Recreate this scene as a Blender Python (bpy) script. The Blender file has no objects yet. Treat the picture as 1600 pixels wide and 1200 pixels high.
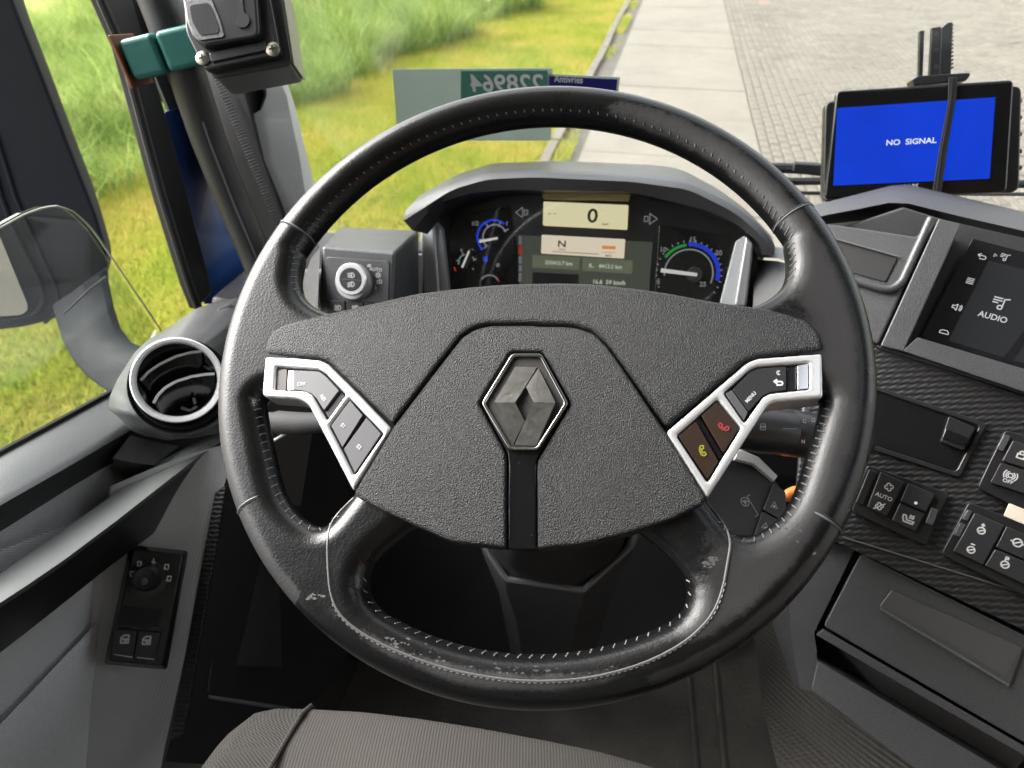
import bpy, bmesh, math, random
import numpy as np
from math import radians, sin, cos, pi

random.seed(7); rng = np.random.default_rng(11)
scene = bpy.context.scene
COL = scene.collection

# ------------------------------------------------------------------ camera
# world: origin at the steering wheel's centre, X right, Y ahead, Z up, metres
YAW, PITCH, ROLL = radians(11.7013), radians(35.9127), radians(0.1684)
CAM = np.array([.0708, -.4071, .2742])
FPX = 1100.0                                   # focal length in pixels of a 1600 px wide frame
_f = np.array([-sin(YAW)*cos(PITCH), cos(YAW)*cos(PITCH), -sin(PITCH)])
_r = np.array([cos(YAW), sin(YAW), 0.]); _u = np.cross(_r, _f)
CR = cos(ROLL)*_r + sin(ROLL)*_u; CU = np.cross(CR, _f); CF = _f
from mathutils import Matrix, Vector
cam_data = bpy.data.cameras.new('camera'); cam = bpy.data.objects.new('camera', cam_data); COL.objects.link(cam)
cam_data.sensor_width = 36; cam_data.lens = 36*FPX/1600; cam_data.clip_start = .02; cam_data.clip_end = 800
cam.matrix_world = Matrix(((CR[0], CU[0], -CF[0], CAM[0]), (CR[1], CU[1], -CF[1], CAM[1]), (CR[2], CU[2], -CF[2], CAM[2]), (0, 0, 0, 1)))
cam_data.dof.use_dof = True; cam_data.dof.focus_distance = .50; cam_data.dof.aperture_fstop = 10
scene.camera = cam

# ------------------------------------------------------------------ sky, sun, exposure (bright overcast day)
SUN_EL, SUN_AZ = radians(38), radians(-80)      # azimuth from +Y towards +X
world = bpy.data.worlds.new('World'); scene.world = world; world.use_nodes = True
nt = world.node_tree; nt.nodes.clear()
_o = nt.nodes.new('ShaderNodeOutputWorld'); _b = nt.nodes.new('ShaderNodeBackground'); _s = nt.nodes.new('ShaderNodeTexSky')
_s.sky_type = 'NISHITA'; _s.sun_disc = False; _s.sun_elevation = SUN_EL; _s.sun_rotation = SUN_AZ
_s.air_density = 1.0; _s.dust_density = 6.0; _s.ozone_density = 1.0
_h = nt.nodes.new('ShaderNodeHueSaturation'); _h.inputs['Saturation'].default_value = .22   # cloud cover takes the blue out
nt.links.new(_s.outputs[0], _h.inputs['Color']); nt.links.new(_h.outputs[0], _b.inputs[0]); nt.links.new(_b.outputs[0], _o.inputs[0])
_b.inputs[1].default_value = .15
sd = bpy.data.lights.new('sun', 'SUN'); sd.energy = .6; sd.angle = radians(50); sd.color = (1, .96, .9)
sun = bpy.data.objects.new('sun', sd); COL.objects.link(sun)
_d = Vector((sin(SUN_AZ)*cos(SUN_EL), cos(SUN_AZ)*cos(SUN_EL), sin(SUN_EL)))
sun.rotation_euler = _d.to_track_quat('Z', 'Y').to_euler()
vs = scene.view_settings; vs.view_transform = 'Standard'; vs.look = 'None'; vs.gamma = 1; vs.use_curve_mapping = False
EXPO = 2.55; vs.exposure = EXPO
scene.cycles.max_bounces = 8; scene.cycles.diffuse_bounces = 5; scene.cycles.glossy_bounces = 4
scene.cycles.transparent_max_bounces = 16; scene.cycles.transmission_bounces = 4
scene.cycles.caustics_reflective = False; scene.cycles.caustics_refractive = False
scene.cycles.sample_clamp_indirect = 6

# ------------------------------------------------------------------ pixel directions -> points on real surfaces
def ray(px, py): return CF + (px-800)/FPX*CR - (py-600)/FPX*CU
def D(px, py, t): return CAM + t*ray(px, py)
def atX(px, py, x): d = ray(px, py); return CAM + (x-CAM[0])/d[0]*d
def atY(px, py, y): d = ray(px, py); return CAM + (y-CAM[1])/d[1]*d
def atZ(px, py, z): d = ray(px, py); return CAM + (z-CAM[2])/d[2]*d
def pix(P):
    d = np.asarray(P, float)-CAM; z = d @ CF
    return 800+FPX*(d @ CR)/z, 600-FPX*(d @ CU)/z
class PL:                                       # a plane with its own axes
    def __init__(s, o, ax, ay):
        s.o = np.asarray(o, float); s.ax = np.asarray(ax, float)/np.linalg.norm(ax)
        ay = np.asarray(ay, float); ay = ay-(ay @ s.ax)*s.ax; s.ay = ay/np.linalg.norm(ay); s.n = np.cross(s.ax, s.ay)
    def p(s, px, py, h=0.):
        d = ray(px, py); t = ((s.o-CAM) @ s.n + h)/(d @ s.n); q = CAM+t*d-s.o
        return np.array([q @ s.ax, q @ s.ay])
    def w(s, a, b, h=0.): return s.o+a*s.ax+b*s.ay+h*s.n
    def wp(s, px, py, h=0.): a, b = s.p(px, py, h); return s.w(a, b, h)
    def poly(s, pts, h=0.): return [s.p(x, y, h) for x, y in pts]
    def scale(s, px, py): return ((s.wp(px, py)-CAM) @ CF)/FPX
    def off(s, h): return PL(s.o+h*s.n, s.ax, s.ay)

def chaikin(p, it=2, closed=True):
    p = [np.asarray(q, float) for q in p]
    for _ in range(it):
        o = []
        n = len(p)
        if not closed: o.append(p[0])
        for i in range(n if closed else n-1):
            a, b = p[i], p[(i+1) % n]; o += [a*.75+b*.25, a*.25+b*.75]
        if not closed: o.append(p[-1])
        p = o
    return p
def round_poly(p, r, n=4):                      # corners cut by an arc-like curve of about r
    p = [np.asarray(q, float) for q in p]; o = []; m = len(p)
    for i in range(m):
        a, b, c = p[i-1], p[i], p[(i+1) % m]
        la, lc = np.linalg.norm(a-b), np.linalg.norm(c-b); k = min(r, la*.45, lc*.45)
        s, e = b+(a-b)/la*k, b+(c-b)/lc*k
        for j in range(n+1):
            t = j/n; o.append((1-t)**2*s+2*t*(1-t)*b+t*t*e)
    return o
def resample(p, n):
    p = np.array(p, float); d = np.r_[0, np.cumsum(np.linalg.norm(np.diff(p, axis=0), axis=1))]
    t = np.linspace(0, d[-1], n); return np.stack([np.interp(t, d, p[:, k]) for k in range(p.shape[1])], 1)
def circ(c, r, n=32, a0=0): return [np.array([c[0]+r*cos(a0+2*pi*i/n), c[1]+r*sin(a0+2*pi*i/n)]) for i in range(n)]

# ------------------------------------------------------------------ things, parts, meshes
OFF = {}
def thing(name, label, cat, loc=(0, 0, 0), group=None):
    o = bpy.data.objects.new(name, None); COL.objects.link(o); o.empty_display_size = .03
    o.location = [float(c) for c in loc]; OFF[o.name] = np.array(loc, float)
    o['label'] = label; o['category'] = cat
    if group: o['group'] = group
    return o
def tag(o, label=None, cat=None, group=None, kind=None):
    if label: o['label'] = label
    if cat: o['category'] = cat
    if group: o['group'] = group
    if kind: o['kind'] = kind
    return o
class MB:
    def __init__(s): s.v = []; s.f = []
    def add(s, vs, fs):
        k = len(s.v); s.v += [tuple(float(c) for c in v) for v in vs]; s.f += [tuple(k+i for i in f) for f in fs]; return s
    def prism(s, pl, poly, h0, h1):
        n = len(poly); b = [pl.w(p[0], p[1], h0) for p in poly]; t = [pl.w(p[0], p[1], h1) for p in poly]
        return s.add(b+t, [tuple(range(n))[::-1], tuple(range(n, 2*n))]+[(i, (i+1) % n, n+(i+1) % n, n+i) for i in range(n)])
    def sheet(s, pl, poly, h): return s.add([pl.w(p[0], p[1], h) for p in poly], [tuple(range(len(poly)))])
    def taper(s, pl, poly0, h0, poly1, h1):
        n = len(poly0); b = [pl.w(p[0], p[1], h0) for p in poly0]; t = [pl.w(p[0], p[1], h1) for p in poly1]
        return s.add(b+t, [tuple(range(n))[::-1], tuple(range(n, 2*n))]+[(i, (i+1) % n, n+(i+1) % n, n+i) for i in range(n)])
    def frame(s, pl, outer, inner, h0, h1):     # ring between two outlines with the same number of points
        n = len(outer)
        V = [pl.w(p[0], p[1], h) for poly, h in ((outer, h0), (outer, h1), (inner, h1), (inner, h0)) for p in poly]
        F = []
        for k in range(4):
            a, b = k*n, ((k+1) % 4)*n
            F += [(a+i, a+(i+1) % n, b+(i+1) % n, b+i) for i in range(n)]
        return s.add(V, F)
    def loft(s, secs, closed=False, caps=False, ring=False):
        n = len(secs[0]); m = len(secs); V = [p for q in secs for p in q]; F = []
        for j in range(m if ring else m-1):
            for i in range(n if closed else n-1):
                a, b = j*n+i, j*n+(i+1) % n; c, d = ((j+1) % m)*n+(i+1) % n, ((j+1) % m)*n+i
                F.append((a, b, c, d))
        if caps: F += [tuple(range(n))[::-1], tuple((m-1)*n+i for i in range(n))]
        return s.add(V, F)
    def tube(s, path, r, n=8, closed=False, caps=True):
        P = [np.asarray(p, float) for p in path]; m = len(P); secs = []
        up = None
        for i in range(m):
            a, b = (P[i-1], P[(i+1) % m]) if closed else (P[max(i-1, 0)], P[min(i+1, m-1)])
            t = b-a; t = t/(np.linalg.norm(t)+1e-12)
            if up is None:
                up = np.cross(t, [0.31, .17, .93]); up /= np.linalg.norm(up)
            up = up-(up @ t)*t; up /= np.linalg.norm(up); w = np.cross(t, up)
            rr = r[i] if hasattr(r, '__len__') else r
            secs.append([P[i]+rr*(cos(2*pi*k/n)*up+sin(2*pi*k/n)*w) for k in range(n)])
        return s.loft(secs, closed=True, caps=caps and not closed, ring=closed)
    def box(s, c, ax, ay, az, d):
        c = np.asarray(c, float); ax, ay, az = [np.asarray(q, float)*e/2 for q, e in zip((ax, ay, az), d)]
        V = [c+i*ax+j*ay+k*az for i in (-1, 1) for j in (-1, 1) for k in (-1, 1)]
        return s.add(V, [(0, 1, 3, 2), (4, 6, 7, 5), (0, 4, 5, 1), (2, 3, 7, 6), (0, 2, 6, 4), (1, 5, 7, 3)])
    def lathe(s, pl, c, prof, n=40, cap0=False, cap1=False):
        secs = [[pl.w(c[0]+r*cos(2*pi*k/n), c[1]+r*sin(2*pi*k/n), h) for k in range(n)] for r, h in prof]
        s.loft(secs, closed=True); m = len(secs); k = len(s.v)-m*n
        if cap0: s.f.append(tuple(k+i for i in range(n))[::-1])
        if cap1: s.f.append(tuple(k+(m-1)*n+i for i in range(n)))
        return s
    def build(s, name, m, parent=None, loc=None, smooth=True, bevel=0., seg=2, angle=40, kind=None, label=None, flip=False):
        return mk(name, np.array(s.v), s.f, m, parent, loc, smooth, bevel, seg, angle, kind, label)
def mk(name, V, F, m, parent=None, loc=None, smooth=True, bevel=0., seg=2, angle=40, kind=None, label=None, recalc=True, weld=True):
    if parent is not None: off = OFF[parent.name]
    elif loc is not None: off = np.array(loc, float)
    else: off = np.array([V[:, 0].mean(), V[:, 1].mean(), V[:, 2].min()])
    me = bpy.data.meshes.new(name); me.from_pydata((np.asarray(V)-off).tolist(), [], F)
    if recalc:
        bm = bmesh.new(); bm.from_mesh(me)
        if weld: bmesh.ops.remove_doubles(bm, verts=bm.verts, dist=1e-6)
        bmesh.ops.recalc_face_normals(bm, faces=bm.faces); bm.to_mesh(me); bm.free()
    if smooth:
        me.shade_smooth(); me.set_sharp_from_angle(angle=radians(angle))
    me.materials.append(m)
    o = bpy.data.objects.new(name, me); COL.objects.link(o); OFF[o.name] = off
    if parent is not None: o.parent = parent
    else: o.location = off.tolist()
    if bevel:
        b = o.modifiers.new('edge', 'BEVEL'); b.width = bevel; b.segments = seg; b.limit_method = 'ANGLE'; b.angle_limit = radians(32)
        b.harden_normals = True
    if kind: o['kind'] = kind
    if label: o['label'] = label
    return o

# ------------------------------------------------------------------ signed distance meshes (surface nets)
def poly_dist(P, X, Y):                         # > 0 inside the closed outline P
    P = np.array(P, float); d2 = np.full(X.shape, 1e9); ins = np.zeros(X.shape, bool)
    for i in range(len(P)):
        a, b = P[i-1], P[i]; e = b-a; L = e @ e
        if L < 1e-14: continue
        t = np.clip(((X-a[0])*e[0]+(Y-a[1])*e[1])/L, 0, 1)
        d2 = np.minimum(d2, (X-a[0]-t*e[0])**2+(Y-a[1]-t*e[1])**2)
        if a[1] != b[1]:
            c = (a[1] > Y) != (b[1] > Y); ins ^= c & (X < (b[0]-a[0])*(Y-a[1])/(b[1]-a[1])+a[0])
    d = np.sqrt(d2); return np.where(ins, d, -d)
def nets(F, org, st):
    S = F < 0; nx, ny, nz = F.shape
    cnt = np.zeros((nx-1, ny-1, nz-1), np.int8)
    for i in (0, 1):
        for j in (0, 1):
            for k in (0, 1): cnt += S[i:nx-1+i, j:ny-1+j, k:nz-1+k]
    act = (cnt > 0) & (cnt < 8); idx = np.full(act.shape, -1, np.int64); c = np.argwhere(act); idx[act] = np.arange(len(c))
    acc = np.zeros((len(c), 3)); num = np.zeros(len(c))
    co = [(i, j, k) for i in (0, 1) for j in (0, 1) for k in (0, 1)]
    for a in co:
        for ax in range(3):
            if a[ax]: continue
            b = list(a); b[ax] = 1
            fa = F[c[:, 0]+a[0], c[:, 1]+a[1], c[:, 2]+a[2]]; fb = F[c[:, 0]+b[0], c[:, 1]+b[1], c[:, 2]+b[2]]
            m = (fa < 0) != (fb < 0); t = np.where(m, fa/np.where(m, fa-fb, 1), 0)
            p = np.array(a, float)[None]+t[:, None]*(np.array(b)-np.array(a))[None]
            acc += p*m[:, None]; num += m
    V = (c+acc/num[:, None])*st+np.array(org)
    Q = []
    for ax in range(3):
        sl0 = [slice(None)]*3; sl1 = [slice(None)]*3; sl0[ax] = slice(0, -1); sl1[ax] = slice(1, None)
        ch = S[tuple(sl0)] != S[tuple(sl1)]; e = np.argwhere(ch); u, v = [k for k in range(3) if k != ax]
        ok = (e[:, u] > 0) & (e[:, v] > 0) & (e[:, u] < F.shape[u]-1) & (e[:, v] < F.shape[v]-1); e = e[ok]
        q = []
        for du, dv in ((-1, -1), (0, -1), (0, 0), (-1, 0)):
            g = e.copy(); g[:, u] += du; g[:, v] += dv; q.append(idx[g[:, 0], g[:, 1], g[:, 2]])
        q = np.stack(q, 1); ins = S[e[:, 0], e[:, 1], e[:, 2]]
        fl = ins if ax != 1 else ~ins
        q[~fl] = q[~fl][:, ::-1]; Q.append(q)
    Q = np.concatenate(Q); return V, Q[(Q >= 0).all(1)]

# ------------------------------------------------------------------ materials
def nodes(name):
    m = bpy.data.materials.new(name); m.use_nodes = True; t = m.node_tree
    return m, t, t.nodes['Principled BSDF'], t.nodes, t.links
def coords(t, scale=(1, 1, 1), rot=(0, 0, 0), kind='Object'):
    c = t.nodes.new('ShaderNodeTexCoord'); mp = t.nodes.new('ShaderNodeMapping')
    mp.inputs['Scale'].default_value = scale; mp.inputs['Rotation'].default_value = rot
    t.links.new(c.outputs[kind], mp.inputs['Vector']); return mp.outputs[0]
def noise(t, vec, scale, detail=3, rough=.55):
    n = t.nodes.new('ShaderNodeTexNoise'); n.inputs['Scale'].default_value = scale; n.inputs['Detail'].default_value = detail
    n.inputs['Roughness'].default_value = rough; t.links.new(vec, n.inputs['Vector']); return n.outputs['Fac']
def ramp(t, fac, stops):
    r = t.nodes.new('ShaderNodeValToRGB'); e = r.color_ramp.elements
    while len(e) < len(stops): e.new(.5)
    for k, (p, c) in enumerate(stops):
        e[k].position = p; e[k].color = (*c, 1) if hasattr(c, '__len__') else (c, c, c, 1)
    t.links.new(fac, r.inputs[0]); return r.outputs[0]
def math_(t, op, a, b=None, clamp=False):
    n = t.nodes.new('ShaderNodeMath'); n.operation = op; n.use_clamp = clamp
    for k, x in enumerate((a, b)):
        if x is None: continue
        if isinstance(x, (int, float)): n.inputs[k].default_value = x
        else: t.links.new(x, n.inputs[k])
    return n.outputs[0]
def mixc(t, fac, a, b):
    n = t.nodes.new('ShaderNodeMix'); n.data_type = 'RGBA'
    if isinstance(fac, (int, float)): n.inputs[0].default_value = fac
    else: t.links.new(fac, n.inputs[0])
    for k, x in ((6, a), (7, b)):
        if isinstance(x, tuple): n.inputs[k].default_value = (*x, 1)
        else: t.links.new(x, n.inputs[k])
    return n.outputs[2]
def bump(t, bs, h, strength, dist, prev=None):
    b = t.nodes.new('ShaderNodeBump'); b.inputs['Strength'].default_value = strength; b.inputs['Distance'].default_value = dist
    t.links.new(h, b.inputs['Height'])
    if prev is not None: t.links.new(prev, b.inputs['Normal'])
    t.links.new(b.outputs[0], bs.inputs['Normal']); return b.outputs[0]
def plain(name, col, rough=.5, metal=0., spec=.5, coat=0., grain=0, gstr=.3, gdist=.0004, var=.12, vscale=9, dust=0., rvar=.08, tone=0.):
    """paint, plastic or metal: slight tone and gloss variation, optional moulded grain and fine dust"""
    m, t, b, N, L = nodes(name); v = coords(t)
    n1 = noise(t, v, vscale, 4); c0 = tuple(max(0, c*(1-var)) for c in col); c1 = tuple(min(1, c*(1+var)) for c in col)
    base = mixc(t, n1, c0, c1)
    if dust:
        n2 = noise(t, v, 900, 2, .7); sp = ramp(t, n2, [(.69, 0.), (.74, 1.)]); n3 = noise(t, v, 14, 3); k = math_(t, 'MULTIPLY', sp, n3)
        base = mixc(t, math_(t, 'MULTIPLY', k, dust), base, (.32, .31, .29))
    L.new(base, b.inputs['Base Color'])
    rr = noise(t, v, vscale*3.1, 4); L.new(math_(t, 'ADD', math_(t, 'MULTIPLY', rr, 2*rvar), max(.02, rough-rvar)), b.inputs['Roughness'])
    b.inputs['Metallic'].default_value = metal; b.inputs['Specular IOR Level'].default_value = spec; b.inputs['Coat Weight'].default_value = coat
    if grain:
        g = noise(t, v, grain, 2, .5); bump(t, b, g, gstr, gdist)
        if tone:                                  # grain relief shading put into the colour: paler tops, darker pits
            gt = ramp(t, g, [(.36, 0.), (.66, 1.)]); base2 = mixc(t, gt, tuple(c*(1-tone) for c in col), tuple(c*(1+tone*1.4) for c in col)); L.new(mixc(t, .6, base, base2), b.inputs['Base Color'])
    return m
def emit(name, col, strength, rough=.25, vary=0.):
    m, t, b, N, L = nodes(name); v = coords(t)
    b.inputs['Base Color'].default_value = (.006, .006, .007, 1); b.inputs['Roughness'].default_value = rough; b.inputs['Specular IOR Level'].default_value = .2
    n = noise(t, v, 12, 3); c = mixc(t, n, tuple(x*(1-vary) for x in col), col); L.new(c, b.inputs['Emission Color']); b.inputs['Emission Strength'].default_value = strength*2**-EXPO
    return m
M = {}
M['pad'] = plain('grained airbag plastic', (.009, .009, .0094), .36, spec=.32, tone=.95, grain=1250, gstr=1.0, gdist=.0019, var=.3, vscale=14, dust=.15, rvar=.14)
M['dash'] = plain('grained dash plastic', (.036, .037, .040), .42, spec=.8, tone=.4, grain=1000, gstr=.55, gdist=.0007, dust=.35)
M['dash_dark'] = plain('dark dash plastic', (.014, .014, .0155), .42, spec=.6, tone=.5, grain=1000, gstr=.5, gdist=.0006, dust=.3)
M['dash_grey'] = plain('mid grey cab plastic', (.075, .077, .081), .40, spec=1.0, tone=.3, grain=1000, gstr=.45, gdist=.0006, dust=.2)
M['grey'] = plain('light grey cab plastic', (.52, .525, .53), .5, tone=.15, grain=900, gstr=.3, gdist=.0005, dust=.1)
M['bar_grey'] = plain('grey green bar plastic', (.075, .079, .079), .48, spec=.5, grain=900, gstr=.4, gdist=.0005)
M['dash_soft'] = plain('soft matt dash plastic', (.040, .041, .044), .62, spec=.5, grain=900, gstr=.5, gdist=.0007, dust=.35)
M['black'] = plain('smooth black plastic', (.012, .012, .013), .33, dust=.35, grain=1400, gstr=.15, gdist=.0003)
M['gloss'] = plain('gloss black plastic', (.006, .006, .007), .13, dust=.35, rvar=.05)
M['matt'] = plain('matt black liner', (.008, .008, .009), .8, grain=500, gstr=.3, gdist=.0006)
M['button'] = plain('switch plastic', (.020, .020, .022), .38, grain=1500, gstr=.15, gdist=.0002, dust=.3)
M['grey_button'] = plain('grey switch plastic', (.07, .07, .075), .45, grain=1500, gstr=.15, gdist=.0002)
M['brown_button'] = plain('brown switch with warm reflection', (.026, .016, .011), .3, dust=.2)  # brown slot colour; on the phone buttons it paints a warm reflection
M['chrome'] = plain('chrome', (.75, .76, .77), .14, metal=1, rvar=.05, var=.05)
M['bright_ring'] = plain('bright silver ring', (.9, .9, .9), .28, metal=.2, rvar=.04, var=.03)
M['satin'] = plain('satin silver trim', (.66, .665, .67), .30, metal=.6, rvar=.06, var=.06)
M['silver_paint'] = plain('silver painted plastic', (.45, .455, .46), .35, metal=.6, rvar=.05, var=.05)
M['dull_chrome'] = plain('dulled chrome', (.36, .355, .34), .22, metal=1, rvar=.08, var=.25, vscale=200)
M['steel'] = plain('zinc plated steel', (.26, .24, .19), .38, metal=1, rvar=.1)
M['emblem'] = plain('brushed emblem metal', (.30, .297, .288), .32, metal=1, grain=1700, gstr=.3, gdist=.0003, var=.3, vscale=120)
M['dirt'] = plain('rusty grime', (.012, .010, .009), .7, grain=900, gstr=.5, gdist=.0006, var=.4, vscale=300)
M['copper'] = plain('brown plated steel', (.22, .085, .045), .5, metal=.5, var=.3, vscale=80)
M['green'] = plain('teal painted clamp', (.012, .125, .105), .42, grain=350, gstr=.25, gdist=.0006, var=.25, vscale=60, dust=.2)
M['blue_paint'] = plain('dark blue vehicle paint', (.02, .065, .23), .4, coat=.3, var=.25, vscale=12)
M['rubber'] = plain('black rubber', (.012, .012, .012), .6, grain=400, gstr=.25, gdist=.0005)
M['mirror_housing'] = plain('dark blue grey mirror plastic', (.012, .014, .018), .65, spec=.3, grain=700, gstr=.3, gdist=.0005)
M['olive_edge'] = plain('pale olive box side', (.34, .34, .24), .5)
M['white_print'] = plain('white print', (.48, .48, .48), .5)
M['grey_print'] = plain('grey print', (.30, .31, .31), .5)
M['cream'] = plain('cream label', (.62, .56, .46), .6)
M['orange'] = plain('orange plastic', (.75, .2, .03), .4)
M['blue_print'] = plain('dark blue label', (.028, .028, .16), .45)
M['green_print'] = plain('sea green print', (.055, .19, .15), .5)
M['paper'] = plain('grey paper label', (.36, .39, .38), .7, grain=300, gstr=.15, gdist=.0004)
def paper(name, col):
    m, t, b, N, L = nodes(name); N.remove(b); out = [n for n in N if n.type == 'OUTPUT_MATERIAL'][0]; c = mixc(t, noise(t, coords(t), 30, 3), tuple(x*.9 for x in col), col)
    d = N.new('ShaderNodeBsdfDiffuse'); tr = N.new('ShaderNodeBsdfTranslucent'); mx = N.new('ShaderNodeMixShader'); mx.inputs[0].default_value = .6
    L.new(c, d.inputs[0]); L.new(c, tr.inputs[0]); L.new(d.outputs[0], mx.inputs[1]); L.new(tr.outputs[0], mx.inputs[2]); L.new(mx.outputs[0], out.inputs[0]); return m
M['paper'] = paper('translucent grey label', (.40, .45, .42)); M['green_print'] = paper('translucent sea green print', (.16, .40, .33)); M['blue_print'] = paper('translucent dark blue print', (.05, .05, .30))
M['cuff'] = plain('thread', (.10, .10, .105), .45)
M['light_thread'] = plain('worn pale thread', (.17, .168, .16), .6)
M['needle'] = emit('needle white', (1, .98, .93), .55)
M['scale'] = emit('dial print', (.75, .77, .8), .25)
M['dial_blue'] = emit('dial blue', (.02, .07, .9), .55)
M['dial_green'] = emit('dial green', (.02, .5, .08), .45)
M['dial_red'] = emit('dial red', (.8, .05, .03), .4)
M['lcd_yellow'] = emit('lcd pale yellow', (.90, .84, .50), .8, vary=.06)
M['lcd_cream'] = emit('lcd cream', (.92, .80, .60), .78, vary=.06)
M['lcd_olive'] = emit('lcd olive grey', (.060, .068, .050), .9, vary=.1)
M['lcd_box'] = emit('lcd data box', (.12, .14, .085), .9, vary=.08)
M['lcd_ink'] = plain('lcd ink', (.012, .013, .01), .4)
M['lcd_text'] = emit('lcd light text', (.75, .76, .62), .7)
M['lcd_orange'] = emit('lcd orange', (.95, .33, .06), .7)
M['screen_blue'] = emit('no signal blue', (.0, .055, .80), 1.0, vary=.4)
M['screen_text'] = emit('screen white', (.8, .85, .9), 1.0)
M['touch'] = emit('touch screen dark', (.010, .011, .012), .5)
M['touch_tile'] = emit('touch screen tile', (.020, .022, .024), 1.0)
M['touch_text'] = emit('touch screen text', (.75, .76, .77), .8)
M['phone_yellow'] = emit('call symbol yellow', (.75, .72, .06), .6)
M['phone_red'] = emit('hang up symbol red', (.85, .12, .10), .6)

def leather():
    m, t, b, N, L = nodes('worn black leather'); v = coords(t)
    at = N.new('ShaderNodeAttribute'); at.attribute_name = 'wear_light'
    big = noise(t, v, 55, 5, .6); fine = noise(t, v, 520, 3, .6); grit = noise(t, v, 1500, 2, .6)
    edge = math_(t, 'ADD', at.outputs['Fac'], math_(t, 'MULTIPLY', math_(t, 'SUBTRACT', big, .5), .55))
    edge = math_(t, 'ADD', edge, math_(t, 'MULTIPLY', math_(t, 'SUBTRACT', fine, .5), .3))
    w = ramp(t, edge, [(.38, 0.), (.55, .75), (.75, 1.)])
    base = mixc(t, w, (.0042, .0042, .0045), (.023, .0225, .023))  # rubbed bands paler, window light on the rim painted in with them
    spk = ramp(t, grit, [(.72, 0.), (.76, 1.)]); sm = math_(t, 'MULTIPLY', spk, math_(t, 'MULTIPLY', big, .55))
    L.new(mixc(t, sm, base, (.3, .3, .29)), b.inputs['Base Color'])
    r = math_(t, 'ADD', math_(t, 'MULTIPLY', big, .16), math_(t, 'MULTIPLY', w, .2)); L.new(math_(t, 'ADD', r, .21), b.inputs['Roughness'])
    vo = N.new('ShaderNodeTexVoronoi'); vo.inputs['Scale'].default_value = 620; L.new(v, vo.inputs['Vector'])
    h = math_(t, 'ADD', math_(t, 'MULTIPLY', vo.outputs['Distance'], .8), math_(t, 'MULTIPLY', w, 1.1))
    bump(t, b, math_(t, 'ADD', h, math_(t, 'MULTIPLY', big, .8)), .22, .0005)
    b.inputs['Specular IOR Level'].default_value = .30; b.inputs['Coat Weight'].default_value = .07; b.inputs['Coat Roughness'].default_value = .22
    return m
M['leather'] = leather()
def carbon():
    m, t, b, N, L = nodes('carbon weave panel'); v = coords(t)
    def dot(ax):
        d = N.new('ShaderNodeVectorMath'); d.operation = 'DOT_PRODUCT'; d.inputs[1].default_value = ax; L.new(v, d.inputs[0]); return d.outputs['Value']
    A, B = dot((.905, -.419, -.08)), dot((.293, .607, .739))
    zig = math_(t, 'MULTIPLY', math_(t, 'PINGPONG', A, .0035), .40)
    ph = math_(t, 'MULTIPLY', math_(t, 'ADD', math_(t, 'ADD', B, math_(t, 'MULTIPLY', A, -.5)), zig), 2*pi/.0058)
    h = math_(t, 'ADD', math_(t, 'MULTIPLY', math_(t, 'SINE', ph), .5), .5)
    f = noise(t, v, 700, 2); big = noise(t, v, 25, 3)
    L.new(mixc(t, math_(t, 'MULTIPLY', h, big), (.006, .006, .0065), (.022, .022, .024)), b.inputs['Base Color']); b.inputs['Roughness'].default_value = .42
    bump(t, b, math_(t, 'ADD', h, math_(t, 'MULTIPLY', f, .4)), .6, .0010); return m
M['carbon'] = carbon()
def weave(name, c0, c1, k, rough=.8, st=.6, rib=False):
    m, t, b, N, L = nodes(name); v = coords(t); s = N.new('ShaderNodeSeparateXYZ'); L.new(v, s.inputs[0])
    def sw(x, kk): return math_(t, 'SINE', math_(t, 'MULTIPLY', x, kk))
    if rib: h = sw(math_(t, 'ADD', s.outputs[0], math_(t, 'MULTIPLY', s.outputs[1], .18)), k)
    else: h = math_(t, 'MULTIPLY', sw(math_(t, 'ADD', s.outputs[1], math_(t, 'MULTIPLY', s.outputs[0], .6)), k), sw(s.outputs[2], k))
    h = math_(t, 'ADD', math_(t, 'MULTIPLY', h, .5), .5); n = noise(t, v, 26, 5); big = noise(t, v, 9, 4); lint = ramp(t, noise(t, v, 330, 3, .7), [(.62, 0.), (.72, .5)])
    f = math_(t, 'ADD', math_(t, 'ADD', math_(t, 'MULTIPLY', h, .28), math_(t, 'MULTIPLY', n, .25)), math_(t, 'ADD', math_(t, 'MULTIPLY', big, .4), math_(t, 'MULTIPLY', lint, .5))); L.new(mixc(t, f, c0, c1), b.inputs['Base Color'])
    b.inputs['Roughness'].default_value = rough; b.inputs['Specular IOR Level'].default_value = .25
    bump(t, b, math_(t, 'ADD', h, math_(t, 'MULTIPLY', noise(t, v, 900, 2), .5)), st, .0008); return m
M['door_weave'] = weave('woven door panel', (.32, .327, .33), (.56, .565, .565), 2100)
M['seat_rib'] = weave('ribbed seat cloth', (.024, .022, .020), (.058, .053, .048), 2500, .9, .25, rib=True)
M['seat_side'] = weave('woven seat bolster cloth', (.020, .0185, .017), (.044, .041, .038), 2300, .9, .6)
M['mat'] = plain('dusty rubber floor mat', (.022, .019, .015), .75, grain=160, gstr=.8, gdist=.002, var=.85, vscale=16, dust=.8)

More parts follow.
